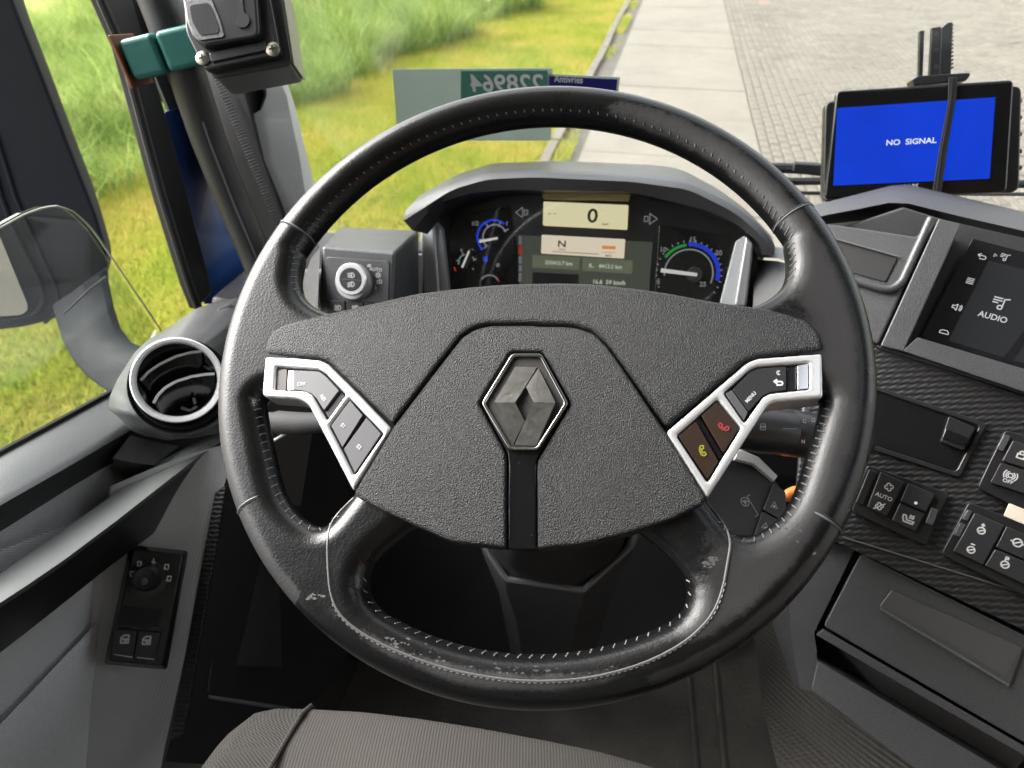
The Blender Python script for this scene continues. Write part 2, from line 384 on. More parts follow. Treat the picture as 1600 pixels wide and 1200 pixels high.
def glass(name, tint, dirt=.02, minr=.06):
    m, t, b, N, L = nodes(name); N.remove(b); out = [n for n in N if n.type == 'OUTPUT_MATERIAL'][0]; v = coords(t)
    tr = N.new('ShaderNodeBsdfTransparent'); tr.inputs[0].default_value = (*tint, 1); gl = N.new('ShaderNodeBsdfGlossy'); gl.inputs['Roughness'].default_value = .02
    fr = N.new('ShaderNodeLayerWeight'); fr.inputs['Blend'].default_value = .5; mx = N.new('ShaderNodeMixShader')
    fz = math_(t, 'ADD', math_(t, 'MULTIPLY', math_(t, 'POWER', fr.outputs['Facing'], 5.), .9), minr)
    L.new(fz, mx.inputs[0]); L.new(tr.outputs[0], mx.inputs[1]); L.new(gl.outputs[0], mx.inputs[2])
    df = N.new('ShaderNodeBsdfDiffuse'); df.inputs[0].default_value = (.55, .54, .5, 1); m2 = N.new('ShaderNodeMixShader')
    sp = ramp(t, noise(t, v, 210, 2, .7), [(.67, 0.), (.73, 1.)]); hz = noise(t, v, 5, 3)
    L.new(math_(t, 'ADD', math_(t, 'MULTIPLY', math_(t, 'MULTIPLY', sp, hz), dirt*6), dirt*.5), m2.inputs[0])
    L.new(mx.outputs[0], m2.inputs[1]); L.new(df.outputs[0], m2.inputs[2]); L.new(m2.outputs[0], out.inputs[0]); return m
M['windscreen'] = glass('windscreen glass', (.97, .98, .97), .03)
M['lens'] = glass('clear dial lens', (.97, .975, .98), .004, .025)
M['door_glass'] = glass('dusty door glass', (.90, .925, .91), .05)
m_, t_, b_, N_, L_ = nodes('mirror glass'); b_.inputs['Base Color'].default_value = (.52, .52, .52, 1); b_.inputs['Metallic'].default_value = 1
L_.new(ramp(t_, noise(t_, coords(t_), 40, 3), [(.4, .02), (.8, .08)]), b_.inputs['Roughness']); M['mirror'] = m_

# outdoors
def turf(name, cols, scale, thin=False):
    m, t, b, N, L = nodes(name); v = coords(t); n = noise(t, v, scale, 5, .65); n2 = N.new('ShaderNodeNewGeometry').outputs['Random Per Island'] if thin else noise(t, v, scale*14, 3)
    f = math_(t, 'ADD', math_(t, 'MULTIPLY', n, .75), math_(t, 'MULTIPLY', n2, .25))
    c = ramp(t, f, cols); L.new(c, b.inputs['Base Color']); b.inputs['Roughness'].default_value = .9; b.inputs['Specular IOR Level'].default_value = .1
    if thin:                                      # leaf light passes through the blades
        tr = N.new('ShaderNodeBsdfTranslucent'); mx = N.new('ShaderNodeMixShader'); mx.inputs[0].default_value = .45; out = [n for n in N if n.type == 'OUTPUT_MATERIAL'][0]
        L.new(c, tr.inputs[0]); L.new(b.outputs[0], mx.inputs[1]); L.new(tr.outputs[0], mx.inputs[2]); L.new(mx.outputs[0], out.inputs[0])
    return m
M['soil'] = turf('lawn soil', [(.3, (.09, .11, .02)), (.5, (.15, .16, .03)), (.68, (.22, .17, .06))], 1.1)
M['lawn'] = turf('lawn blades', [(.28, (.18, .26, .03)), (.47, (.31, .35, .05)), (.66, (.48, .38, .11))], 1.1, True)
M['tall'] = turf('tall grass blades', [(.28, (.06, .11, .022)), (.5, (.185, .27, .06)), (.76, (.44, .47, .19))], 1.6, True)
def stone(name, c0, c1, c2, sc, bs=.2):
    m, t, b, N, L = nodes(name); v = coords(t); n = noise(t, v, sc, 6, .65); f = noise(t, v, sc*12, 3)
    oi = N.new('ShaderNodeObjectInfo'); k = math_(t, 'ADD', math_(t, 'MULTIPLY', n, .7), math_(t, 'MULTIPLY', f, .3))
    c = ramp(t, k, [(.3, c0), (.52, c1), (.72, c2)])
    g = N.new('ShaderNodeNewGeometry'); rv = math_(t, 'ADD', .88, math_(t, 'MULTIPLY', g.outputs['Random Per Island'], .2))
    hsv = N.new('ShaderNodeHueSaturation'); st_ = ramp(t, noise(t, v, .55, 5, .7), [(.33, .84), (.5, 1.), (.7, 1.05)]); c = mixc(t, 1., c, c); mm = N.new('ShaderNodeMix'); mm.data_type = 'RGBA'; mm.blend_type = 'MULTIPLY'; mm.inputs[0].default_value = 1; L.new(c, mm.inputs[6]); L.new(st_, mm.inputs[7]); L.new(mm.outputs[2], hsv.inputs['Color']); L.new(rv, hsv.inputs['Value']); L.new(hsv.outputs[0], b.inputs['Base Color'])
    b.inputs['Roughness'].default_value = .88; bump(t, b, f, bs, .01); return m
M['concrete'] = stone('weathered concrete', (.118, .106, .085), (.143, .130, .105), (.165, .150, .122), 1.3)
M['paver'] = stone('grey paving block', (.092, .083, .066), (.115, .104, .083), (.134, .122, .098), 2.2)
M['sand'] = stone('joint sand', (.05, .045, .034), (.068, .061, .047), (.085, .076, .058), 6)
M['liner'] = plain('pale grey head lining', (.34, .335, .325), .85, grain=500, gstr=.3, gdist=.0006)
M['reflector'] = plain('tan cab curtain', (.36, .2, .1), .8, grain=700, gstr=.3, gdist=.0006)  # tan of two unseen slabs added to warm the reflections

# ------------------------------------------------------------------ outdoors
GZ = -2.0
XY = PL((0, 0, GZ), (1, 0, 0), (0, 1, 0))
def flat(name, m, x0, x1, y0, y1, z, kind='structure'):
    o = MB().add([(x0, y0, z), (x1, y0, z), (x1, y1, z), (x0, y1, z)], [(0, 1, 2, 3)]).build(name, m, smooth=False, loc=((x0+x1)/2, (y0+y1)/2, z)); o['kind'] = kind; return o
flat('ground', M['soil'], -300, 300, -300, 400, GZ-.03)
X_KERB0, X_KERB1, X_CON0, X_CON1 = -1.06, -.95, -.70, 1.08
# kerb of separate stones
kerb = flat('kerb', M['sand'], X_KERB0-.01, X_CON0+.01, -4, 60, GZ-.02)
for k in range(22):
    y0 = 1.0+k*1.0; j = random.uniform(-.012, .012)
    MB().box(((X_KERB0+X_KERB1)/2+j, y0+.5, GZ-.02), (1, 0, 0), (0, 1, 0), (0, 0, 1), (X_KERB1-X_KERB0, .985, .10+random.uniform(-.01, .01))).build('kerb_stone', M['paver'], kerb, bevel=.012)
# concrete strip cast in bays
strip = flat('concrete_strip', M['sand'], X_CON0, X_CON1, -4, 60, GZ-.015)
yb = [1.1+1.42*k for k in range(22)]
for k in range(21):
    MB().box(((X_CON0+X_CON1)/2, (yb[k]+yb[k+1])/2, GZ-.05+random.uniform(-.003, .003)), (1, 0, 0), (0, 1, 0), (0, 0, 1), (X_CON1-X_CON0-.01, 1.42-.012, .10)).build('concrete_slab', M['concrete'], strip, bevel=.006)
# paved carriageway: every block is real; the ones that show largest are parts of their own
road = flat('paved_road', M['sand'], X_CON1, 14, -4, 60, GZ-.012)
PW, PH = .104, .208
blocks = []
for j in range(int(22/PH)):
    for i in range(int(9/PW)):
        x = X_CON1+.01+(i+.5)*PW; y = 1.5+(j+.5+.5*(i % 2))*PH
        px, py = pix((x, y, GZ))
        if -60 < px < 1680 and -80 < py < 420: blocks.append((x, y, px, py))
def block_mesh():
    w, h, b, t = PW/2-.006, PH/2-.006, .008, .0
    V = [(sx*w, sy*h, -.03) for sx, sy in ((-1, -1), (1, -1), (1, 1), (-1, 1))]+[(sx*w, sy*h, -b) for sx, sy in ((-1, -1), (1, -1), (1, 1), (-1, 1))]+[(sx*(w-b), sy*(h-b), t) for sx, sy in ((-1, -1), (1, -1), (1, 1), (-1, 1))]
    F = [(8, 9, 10, 11)]+[(k+i, k+(i+1) % 4, k+4+(i+1) % 4, k+4+i) for k in (0, 4) for i in range(4)]
    return V, F
bv, bf = block_mesh()
vis = sorted([b for b in blocks if 1140 < b[2] < 1600 and b[3] > 0 and (b[3] < 265) and (b[2] < 1290 or b[3] < 135)], key=lambda b: -b[3])
near = set(id(b) for b in vis[:290])
pm = bpy.data.meshes.new('paving_block'); pm.from_pydata(bv, [], bf); pm.materials.append(M['paver'])
for b in blocks:
    if id(b) not in near: continue
    o = bpy.data.objects.new('paving_block', pm); COL.objects.link(o); o.parent = road
    o.location = (b[0]-OFF[road.name][0], b[1]-OFF[road.name][1], .012+random.uniform(-.003, .003)); o.rotation_euler = (random.uniform(-.012, .012), random.uniform(-.012, .012), random.uniform(-.01, .01))
rest = [b for b in blocks if id(b) not in near]
B = np.array([(b[0], b[1], GZ+rng.uniform(-.003, .003)) for b in rest]); V = (np.array(bv)[None]+B[:, None, :]).reshape(-1, 3)
V[:, 2] += (rng.uniform(-.003, .003, len(B)).repeat(12))
F = (np.array(bf)[None]+(np.arange(len(B))*12)[:, None, None]).reshape(-1, 4)
mk('paving_block', V, F.tolist(), M['paver'], parent=road, smooth=False, kind='stuff', recalc=False)

flat('paved_yard', M['paver'], -40, 14, -60, -1.2, GZ-.008)
def blades(name, m, label, cat, xy, hgt, wid, lean, seg, clump=False):
    n = len(xy); a = rng.uniform(0, 2*pi, n); la = rng.uniform(0, 2*pi, n); L = rng.uniform(*lean, n)
    h = rng.uniform(*hgt, n)*(1 if not clump else (.55+.45*np.sin(xy[:, 0]*2.1+1.3*np.sin(xy[:, 1]*1.1))*np.sin(xy[:, 1]*1.9+.7)+.35*rng.random(n)**3)); h = np.abs(h)+.04; w = rng.uniform(*wid, n)
    base = np.c_[xy, np.full(n, GZ-.03)]; side = np.c_[np.cos(a), np.sin(a), np.zeros(n)]*w[:, None]; ln = np.c_[np.cos(la), np.sin(la), np.zeros(n)]
    V = []; k = 2*seg+1
    for s in range(seg):
        t = s/seg; c = base+ln*(L*h*t*t)[:, None]+np.c_[np.zeros((n, 2)), h*t*(1-.25*L*t)]
        V += [c-side*(1-t*.6), c+side*(1-t*.6)]
    V.append(base+ln*(L*h)[:, None]+np.c_[np.zeros((n, 2)), h*(1-.25*L)])
    V = np.stack(V, 1).reshape(-1, 3); b0 = np.arange(n)[:, None]*k; F = []
    tri = []
    for s in range(seg-1): tri += [(2*s, 2*s+1, 2*s+3), (2*s, 2*s+3, 2*s+2)]
    tri.append((2*seg-2, 2*seg-1, 2*seg)); tri = np.array(tri)
    F = (b0[:, None, :]+tri[None]).reshape(-1, 3)
    me = bpy.data.meshes.new(name); me.vertices.add(len(V)); me.vertices.foreach_set('co', V.astype(np.float32).ravel())
    me.loops.add(F.size); me.loops.foreach_set('vertex_index', F.astype(np.int32).ravel()); me.polygons.add(len(F))
    me.polygons.foreach_set('loop_start', np.arange(0, F.size, 3, dtype=np.int32)); me.polygons.foreach_set('loop_total', np.full(len(F), 3, np.int32)); me.update()
    me.materials.append(m); o = bpy.data.objects.new(name, me); COL.objects.link(o); tag(o, label, cat, kind='stuff'); return o
def scatter(n, x0, x1, y0, y1, keep):
    P = np.c_[rng.uniform(x0, x1, n), rng.uniform(y0, y1, n)]; return P[keep(P[:, 0], P[:, 1])]
def tall_edge(y): return -4.75+np.clip((y-5)/10, 0, 1.2)*1.6+.22*np.sin(y*1.7)+.12*np.sin(y*4.1)
xy = np.r_[scatter(230000, -6, X_KERB0, 1.0, 9, lambda x, y: (x > tall_edge(y)-.5)), scatter(120000, -5, X_KERB0, 9, 22, lambda x, y: x > tall_edge(y)-.5)]
blades('lawn_grass', M['lawn'], 'short mown yellow green lawn beside the concrete strip', 'lawn', xy, (.035, .085), (.0025, .0055), (.2, 1.1), 2)
xy = scatter(230000, -12, -2.5, 2.0, 24, lambda x, y: (x < tall_edge(y)+rng.normal(0, .10, len(x))) & (rng.random(len(x)) < np.clip(1.2-(tall_edge(y)-x)/9, .25, 1)))
blades('tall_grass', M['tall'], 'tall uncut green grass along the back of the lawn', 'tall grass', xy, (.25, 1.0), (.0025, .007), (.2, 1.2), 3, clump=True)
# tufts growing in the joint between kerb and concrete
P = scatter(16000, X_KERB1, X_CON0-.02, 2, 24, lambda x, y: (np.sin(y*2.3)+np.sin(y*.9+1)+rng.normal(0, .5, len(x)) > .35) & (x < X_KERB1+.16))
blades('joint_grass', M['lawn'], 'patchy grass growing in the joint along the kerb', 'grass', P, (.03, .08), (.003, .006), (.2, 1), 2)
# small marker post at the edge of the tall grass
g = atZ(776, 12, GZ); post = thing('marker_post', 'small pale blue and orange marker post in the grass', 'post', g)
MB().tube([g, g+np.array([0, 0, .34])], .075, 10).build('post_body', plain('pale blue post', (.45, .55, .62), .6), post)
MB().tube([g+np.array([.13, 0, .0]), g+np.array([.13, 0, .34])], .06, 10).build('orange_band', M['orange'], post)

# ------------------------------------------------------------------ lettering and symbols
_tx = {}
def text_mesh(s):
    if s not in _tx:
        cu = bpy.data.curves.new('t', 'FONT'); cu.body = s; cu.align_x = 'CENTER'; cu.align_y = 'CENTER'; cu.offset = .018; cu.resolution_u = 3
        o = bpy.data.objects.new('t', cu); COL.objects.link(o); dg = bpy.context.evaluated_depsgraph_get(); e = o.evaluated_get(dg); me = e.to_mesh()
        V = np.array([v.co[:2] for v in me.vertices]); F = [tuple(p.vertices) for p in me.polygons]; e.to_mesh_clear(); bpy.data.objects.remove(o); bpy.data.curves.remove(cu)
        c = (V.max(0)+V.min(0))/2; _tx[s] = ((V-c)/(V[:, 1].max()-V[:, 1].min()), F)
    return _tx[s]
def axes2(pl, px, py, dx, dy, h):
    a = pl.p(px, py, h); b = pl.p(px+dx, py+dy, h); e = (b-a)/np.linalg.norm(b-a); return a, e, np.array([-e[1], e[0]])
def lettering(s, pl, px, py, size, m, parent, h=.0004, dirpx=(10, 0), mirror=False, stretch=1., name='lettering'):
    """flat print: size is the letter height in photo pixels at that place"""
    V, F = text_mesh(s); a, e, n = axes2(pl, px, py, *dirpx, h); k = size*pl.scale(px, py)
    sx = -1 if mirror else 1
    W = [pl.w(*(a+e*v[0]*k*stretch*sx+n*v[1]*k), h) for v in V]
    return mk(name, np.array(W), F, m, parent, smooth=False, weld=False)
def A_(x, y, r, a0, a1, n=14): return [(x+r*cos(radians(a0+(a1-a0)*i/n)), y+r*sin(radians(a0+(a1-a0)*i/n))) for i in range(n+1)]
ICON = {   # strokes in a -1..1 box
 'lamp_high': [A_(.15, 0, .55, -90, 90)+[(.05, .55), (.05, -.55), (.15, -.55)]]+[[(-.9, y), (-.15, y)] for y in (.4, 0, -.4)],
 'lamp_low': [A_(.15, 0, .55, -90, 90)+[(.05, .55), (.05, -.55), (.15, -.55)]]+[[(-.9, y-.25), (-.15, y)] for y in (.4, 0, -.4)],
 'fog': [A_(.25, 0, .55, -90, 90)+[(.15, .55), (.15, -.55), (.25, -.55)]]+[[(-.8, y), (-.05, y)] for y in (.4, 0, -.4)]+[[(-.45, .7), (-.3, .2), (-.5, -.2), (-.4, -.7)]],
 'sun': [A_(0, 0, .4, 0, 360)]+[[(.6*cos(a), .6*sin(a)), (.95*cos(a), .95*sin(a))] for a in [k*pi/4 for k in range(8)]],
 'arrow_down': [[(0, .8), (0, -.6)], [(-.5, -.1), (0, -.8), (.5, -.1)]],
 'back': [[(-.7, .25), (.45, .25)]+A_(.45, -.12, .37, 90, -90)+[(-.3, -.49)], [(-.25, .65), (-.8, .25), (-.25, -.15)]],
 'moon': [A_(0, 0, .7, 60, 300)+A_(.35, 0, .6, 260, 100)],
 'phone': [[(-.75, .55), (-.35, .8), (-.1, .35), (-.4, .1), (.1, -.4), (.4, -.1), (.8, -.35), (.55, -.75), (.1, -.8), (-.5, -.3), (-.75, .2), (-.75, .55)]],
 'music': [[(-.9, .7), (.1, .7)], [(-.9, .35), (.1, .35)], [(-.9, 0), (-.3, 0)], [(.9, .8), (.35, .65), (.35, -.5)], A_(.1, -.55, .27, 0, 360)],
 'speaker': [[(-.8, .25), (-.4, .25), (.05, .65), (.05, -.65), (-.4, -.25), (-.8, -.25), (-.8, .25)], A_(.05, 0, .55, -45, 45), A_(.05, 0, .85, -45, 45)],
 'menu': [[(-.7, y), (.7, y)] for y in (.6, .2, -.2, -.6)],
 'cloud': [[(-.8, -.3), (-.8, .2), (-.4, .45), (.5, .45), (.85, .1), (.85, -.3), (-.8, -.3)]],
 'play': [[(-.6, .6), (.5, 0), (-.6, -.6), (-.6, .6)]],
 'fan': [A_(.38*cos(a), .38*sin(a), .3, math.degrees(a)-120, math.degrees(a)+120) for a in [k*pi/2+.4 for k in range(4)]],
 'fan_off': [A_(.38*cos(a), .38*sin(a), .3, math.degrees(a)-120, math.degrees(a)+120) for a in [k*pi/2+.4 for k in range(4)]]+[[(-.8, -.8), (.8, .8)]],
 'seat_heat': [[(-.9, .2), (-.6, -.5), (.8, -.5), (.9, -.1), (-.2, -.1), (-.5, .6), (-.9, .6), (-.9, .2)], [(.1, .3), (.3, .5), (.1, .7), (.3, .9)], [(.5, .3), (.7, .5), (.5, .7), (.7, .9)]],
 'lock': [[(-.6, .1), (.6, .1), (.6, -.7), (-.6, -.7), (-.6, .1)], [(-.35, .1), (-.35, .4)]+A_(0, .4, .35, 180, 0)+[(.35, .1)]],
 'brake': [A_(0, 0, .35, 0, 360), A_(0, 0, .62, -60, 60), A_(0, 0, .62, 120, 240), A_(0, 0, .95, -40, 40), A_(0, 0, .95, 140, 220)],
 'gauge': [A_(0, 0, .6, 0, 360), [(-.5, -.3), (.5, .35)], [(-.9, 0), (-.6, 0)], [(.6, 0), (.9, 0)]],
 'gauge_plus': [A_(0, -.25, .55, 0, 360), [(-.4, -.5), (.4, 0)], [(0, .5), (0, 1)], [(-.25, .75), (.25, .75)]],
 'gauge_minus': [A_(0, -.25, .55, 0, 360), [(-.4, -.5), (.4, 0)], [(-.25, .75), (.25, .75)]],
 'gauge_r': [A_(0, -.25, .55, 0, 360), [(-.4, -.5), (.4, 0)], [(-.15, .4), (-.15, 1), (.2, 1), (.2, .7), (-.15, .7)]],
 'mirror_l': [[(-.6, .7), (.4, .7), (.5, -.6), (-.5, -.7), (-.6, .7)], [(.2, -.2), (.7, -.5)]],
 'mirror_r': [[(.6, .7), (-.4, .7), (-.5, -.6), (.5, -.7), (.6, .7)], [(-.2, -.2), (-.7, -.5)]],
 'window': [[(-.7, -.7), (-.7, .3), (-.2, .8), (.7, .8), (.7, -.7), (-.7, -.7)], [(-.7, .1), (.7, .1)], [(-.15, -.1), (.15, -.5), (.4, -.1)]],
 'arrow_l': [[(.15, .35), (.15, .75), (-.9, 0), (.15, -.75), (.15, -.35), (.15, .35)], [(.4, .35), (.9, .35), (.9, -.35), (.4, -.35), (.4, .35)]],
 'arrow_r': [[(-.15, .35), (-.15, .75), (.9, 0), (-.15, -.75), (-.15, -.35), (-.15, .35)], [(-.4, .35), (-.9, .35), (-.9, -.35), (-.4, -.35), (-.4, .35)]],
 'wheel': [A_(0, 0, .85, 0, 360, 24), [(-.8, .1), (.8, .1)], [(0, .1), (0, -.8)], A_(0, 0, .28, 0, 360)],
 'bracket': [[(.35, .9), (0, .9), (0, -.9), (-.35, -.9)]],
 'tri': [[(-.85, -.7), (.85, -.7), (0, .85), (-.85, -.7)]],
 'plus': [[(-.4, 0), (.4, 0)], [(0, -.4), (0, .4)]], 'minus': [[(-.4, 0), (.4, 0)]],
 'pump': [[(-.5, -.7), (-.5, .7), (.2, .7), (.2, -.7), (-.5, -.7)], [(.2, .2), (.6, .2), (.6, -.6)]],
 'dots': [[(-.8, 0), (-.3, 0)], [(.3, 0), (.8, 0)]],
 'bar': [[(-1, 0), (1, 0)]], 'dot': [[(-.15, 0), (.15, 0)]], 'box': [[(-.7, .7), (.7, .7), (.7, -.7), (-.7, -.7), (-.7, .7)]],
}
def symbol(kind, pl, px, py, size, m, parent, h=.0004, dirpx=(10, 0), lw=.16, name='symbol', sx=1., sy=1.):
    a, e, n = axes2(pl, px, py, *dirpx, h); k = size*pl.scale(px, py)/2; mb = MB(); j = 0
    for st in ICON[kind]:
        for p, q in zip(st[:-1], st[1:]):
            p, q = np.array(p)*(sx, sy), np.array(q)*(sx, sy); d = q-p; L = np.linalg.norm(d)
            if L < 1e-6: continue
            d /= L; s = np.array([-d[1], d[0]])*lw/2; p2, q2 = p-d*lw*.3, q+d*lw*.3; hh = h+j*2e-6; j += 1
            mb.add([pl.w(*(a+e*c[0]*k+n*c[1]*k), hh) for c in (p2-s, q2-s, q2+s, p2+s)], [(0, 1, 2, 3)])
    return mk(name, np.array(mb.v), mb.f, m, parent, smooth=False, weld=False)

# ------------------------------------------------------------------ cab shell (mostly behind and above the camera)
def slab(name, m, x0, x1, y0, y1, z0, z1, kind='structure', parent=None, bevel=.004):
    o = MB().box(((x0+x1)/2, (y0+y1)/2, (z0+z1)/2), (1, 0, 0), (0, 1, 0), (0, 0, 1), (x1-x0, y1-y0, z1-z0)).build(name, m, parent, bevel=bevel); 
    if kind and parent is None: o['kind'] = kind
    return o
CX0, CX1, CY0 = -.62, 1.75, -1.15
slab('cab_floor', M['mat'], CX0, CX1, CY0, .62, -.80, -.75)
for x0, x1, y0, y1 in ((CX0, .44, CY0, .33), (1.0, CX1, CY0, .33), (.4402, .9998, CY0, -.52), (.4402, .9998, .05, .33)):    # round the open roof hatch
    slab('cab_roof', M['liner'], x0, x1, y0, y1, .98, 1.02)
slab('cab_roof_header', M['liner'], CX0, CX1, .332, .42, .90, 1.02)
slab('cab_rear_wall', M['liner'], CX0, CX1, CY0-.05, CY0-.002, -.80, 1.02)
slab('cab_side_wall', M['liner'], CX0-.04, CX0, CY0, -.60, -.80, 1.02)
slab('cab_side_wall', M['liner'], CX0-.04, CX0, -.598, .46, .88, 1.02)
slab('cab_side_wall', M['liner'], CX1, CX1+.04, CY0, -.55, -.80, 1.02)
slab('cab_side_wall', M['liner'], CX1, CX1+.04, -.548, .5, -.80, -.15)
slab('cab_side_wall', M['liner'], CX1, CX1+.04, -.548, .5, .88, 1.02)
slab('cab_front_wall', M['matt'], CX0, CX1, .62, .66, -.80, -.235)
slab('roof_reflector', M['reflector'], .10, .50, -.60, -.05, .945, .965)  # unseen tan slab added overhead for a warm reflection in the right bezel
slab('rear_reflector', M['reflector'], .70, 1.70, -1.10, -1.08, -.4, .9)  # unseen tan sheet added at the back to warm the trim reflections

# windscreen and what is stuck to it
WS = PL((0, .60, -.10), (1, 0, 0), (0, -.25, 1))
ws = MB().prism(WS, [(-.475, -.12), (1.74, -.12), (1.74, 1.04), (-.475, 1.04)], 0, .005).build('windscreen', M['windscreen'], loc=(.6, .62, -.22), smooth=False)
tag(ws, 'large clear windscreen ahead of the dashboard', 'windscreen')
lab = thing('inspection_label', 'grey and green label with mirrored number 228964 stuck on windscreen', 'label', WS.wp(740, 215))
MB().prism(WS, WS.poly([(615, 105), (864, 103), (862, 216), (624, 216)]), .0055, .0062).build('label_sheet', M['paper'], lab, smooth=False)
MB().prism(WS, WS.poly([(722, 107), (857, 106), (857, 170), (722, 172)]), .0066, .0070).build('number_field', M['green_print'], lab, smooth=False)
lettering('228964', WS, 791, 130, 29, M['white_print'], lab, h=.0074, mirror=True, stretch=1.02)
lab2 = thing('antifreeze_label', 'dark blue label reading Antivries stuck on windscreen', 'label', WS.wp(915, 140))
MB().prism(WS, WS.poly([(857, 111), (970, 116), (966, 150), (856, 146)]), .0076, .0080).build('label_sheet', M['paper'], lab2, smooth=False)
MB().prism(WS, WS.poly([(860, 114), (966, 119), (963, 148), (859, 144)]), .0083, .0086).build('blue_field', M['blue_print'], lab2, smooth=False)
lettering('Antivries', WS, 888, 124, 11, M['white_print'], lab2, h=.0089, stretch=.82, dirpx=(10, .4))
gm = thing('glass_mark', 'faint printed maker mark low on windscreen', 'print', WS.wp(614, 312))
for s, y, z in (('SAVE-R', 299, 5), ('LAMINATED', 305, 4), ('43R - 001', 311, 3)):
    symbol('bar', WS, 614, y, 14 if z > 4 else 18, M['grey_print'], gm, h=.0054, lw=.05, name='print_line')
for y, l in ((301, 22), (315, 24), (319, 16)): symbol('bar', WS, 616, y, l, M['grey_print'], gm, h=.0054, lw=.035, name='print_line')
# wipers outside the glass
def wiper(px0, py0, px1, py1, label, w=.012):
    t = thing('windscreen_wiper', label, 'wiper', WS.wp(px0, py0, -.03))
    a, b = WS.wp(px0, py0, -.035), WS.wp(px1, py1, -.035)
    MB().tube([a+(b-a)*k/6+np.array([0, .004*sin(k), 0]) for k in range(7)], w*.6, 8).build('wiper_arm', M['mirror_housing'], t)
    MB().tube([a+np.array([0, -.012, -.012]), b+np.array([0, -.012, -.010])], w*.3, 6).build('wiper_blade', M['rubber'], t)
    MB().box((a+b)/2+np.array([0, -.003, .004]), (1, 0, 0), (0, 1, 0), (0, 0, 1), (.05, .012, .012)).build('blade_clip', M['mirror_housing'], t, bevel=.002)
wiper(1196, 263, 1340, 268, 'upper wiper arm lying along the foot of the windscreen behind the monitor')
wiper(1215, 284, 1620, 287, 'lower wiper linkage below the other arm at the windscreen foot', .009)

# ------------------------------------------------------------------ left pillar
DX = -.54
DP = PL((DX, 0, 0), (0, 1, 0), (0, 0, 1))      # door plane; its normal points into the cab (+X)
def chain(pts): return [D(*p) for p in pts]
pil = thing('windscreen_pillar', 'light grey windscreen pillar trim with dark ribbed inner strip', 'pillar', D(440, 344, 1.0))
def plate(pts, thick, inward=None):
    P = np.array(pts); c = P.mean(0); n = np.zeros(3)
    for i in range(len(P)): n += np.cross(P[i]-c, P[(i+1) % len(P)]-c)
    n /= np.linalg.norm(n)
    if n @ (CAM-c) < 0: n = -n
    k = len(P); mb = MB(); return mb.add(list(P)+list(P-n*thick), [tuple(range(k)), tuple(range(k, 2*k))[::-1]]+[(i, (i+1) % k, k+(i+1) % k, k+i) for i in range(k)])
# light grey cover, rounded towards the glass
edge_l = [(398, -25, .86), (416, 132, .90), (417, 150, .905), (409, 171, .91), (392, 181, .915), (386, 186, .915), (410, 245, .94), (446, 334, .975), (480, 420, 1.0)]
edge_m = [(420, -25, .87), (440, 132, .905), (448, 150, .91), (452, 171, .92), (455, 183, .92), (457, 195, .92), (468, 245, .945), (482, 334, .98), (510, 420, 1.0)]
edge_r = [(428, -25, .90), (450, 132, .93), (456, 150, .94), (462, 171, .95), (465, 183, .95), (468, 195, .955), (480, 245, .98), (500, 320, 1.02), (530, 420, 1.05)]
edge_b = [(420, -25, .95), (440, 132, .98), (446, 150, .99), (452, 171, 1.0), (455, 183, 1.0), (458, 195, 1.0), (470, 245, 1.03), (490, 320, 1.06), (520, 420, 1.1)]
edge_f = [(392, -25, .95), (400, 132, .98), (402, 150, .99), (402, 171, 1.0), (392, 183, 1.0), (386, 195, 1.0), (410, 245, 1.03), (446, 334, 1.06), (480, 420, 1.1)]
MB().loft([chain(e) for e in (edge_l, edge_m, edge_r, edge_b, edge_f)], ring=True).build('pillar_cover', M['grey'], pil, angle=50)
# dark inner strip with its ribbed band
MB().loft([chain(e) for e in ([(250, -25, .90), (285, 112, .92), (330, 250, .97), (400, 420, 1.02)], [(300, -25, .86), (330, 112, .88), (372, 250, .94), (440, 420, 1.0)], [(345, -25, .85), (372, 112, .87), (410, 250, .935), (470, 420, .995)], [(395, -25, .88), (412, 112, .92), (425, 250, .97), (490, 420, 1.03)], [(395, -25, .96), (412, 112, 1.0), (425, 250, 1.05), (490, 420, 1.1)], [(250, -25, .96), (285, 112, 1.0), (330, 250, 1.05), (400, 420, 1.1)])], ring=True).build('inner_strip', M['dash_dark'], pil)
for k in range(60):
    t = k/59; y = 115+t*275; x = 336+(y-115)*.398+6*t; d = .868+t*.10
    a = D(x-5, y+2, d); b = D(x+7, y-2, d)
    MB().tube([a, b], .0012, 5).build('rib', M['dash_grey'], pil)
# grab handle tube
gh = thing('grab_handle', 'dark grey round grab handle running up the windscreen pillar', 'handle', D(420, 430, .95))
hp = [(222, -60, .735), (255, 20, .755), (272, 70, .77), (292, 115, .785), (325, 215, .84), (362, 310, .89), (398, 395, .93), (420, 450, .95)]
P = resample(np.array([D(*p) for p in hp]), 30)
MB().tube(P, [.0205]*30, 20).build('handle_tube', M['dash_dark'], gh)
MB().tube([p+np.array([.012, -.0165, .0]) for p in P[12:]], .0012, 6).build('mould_line', M['dash_grey'], gh)

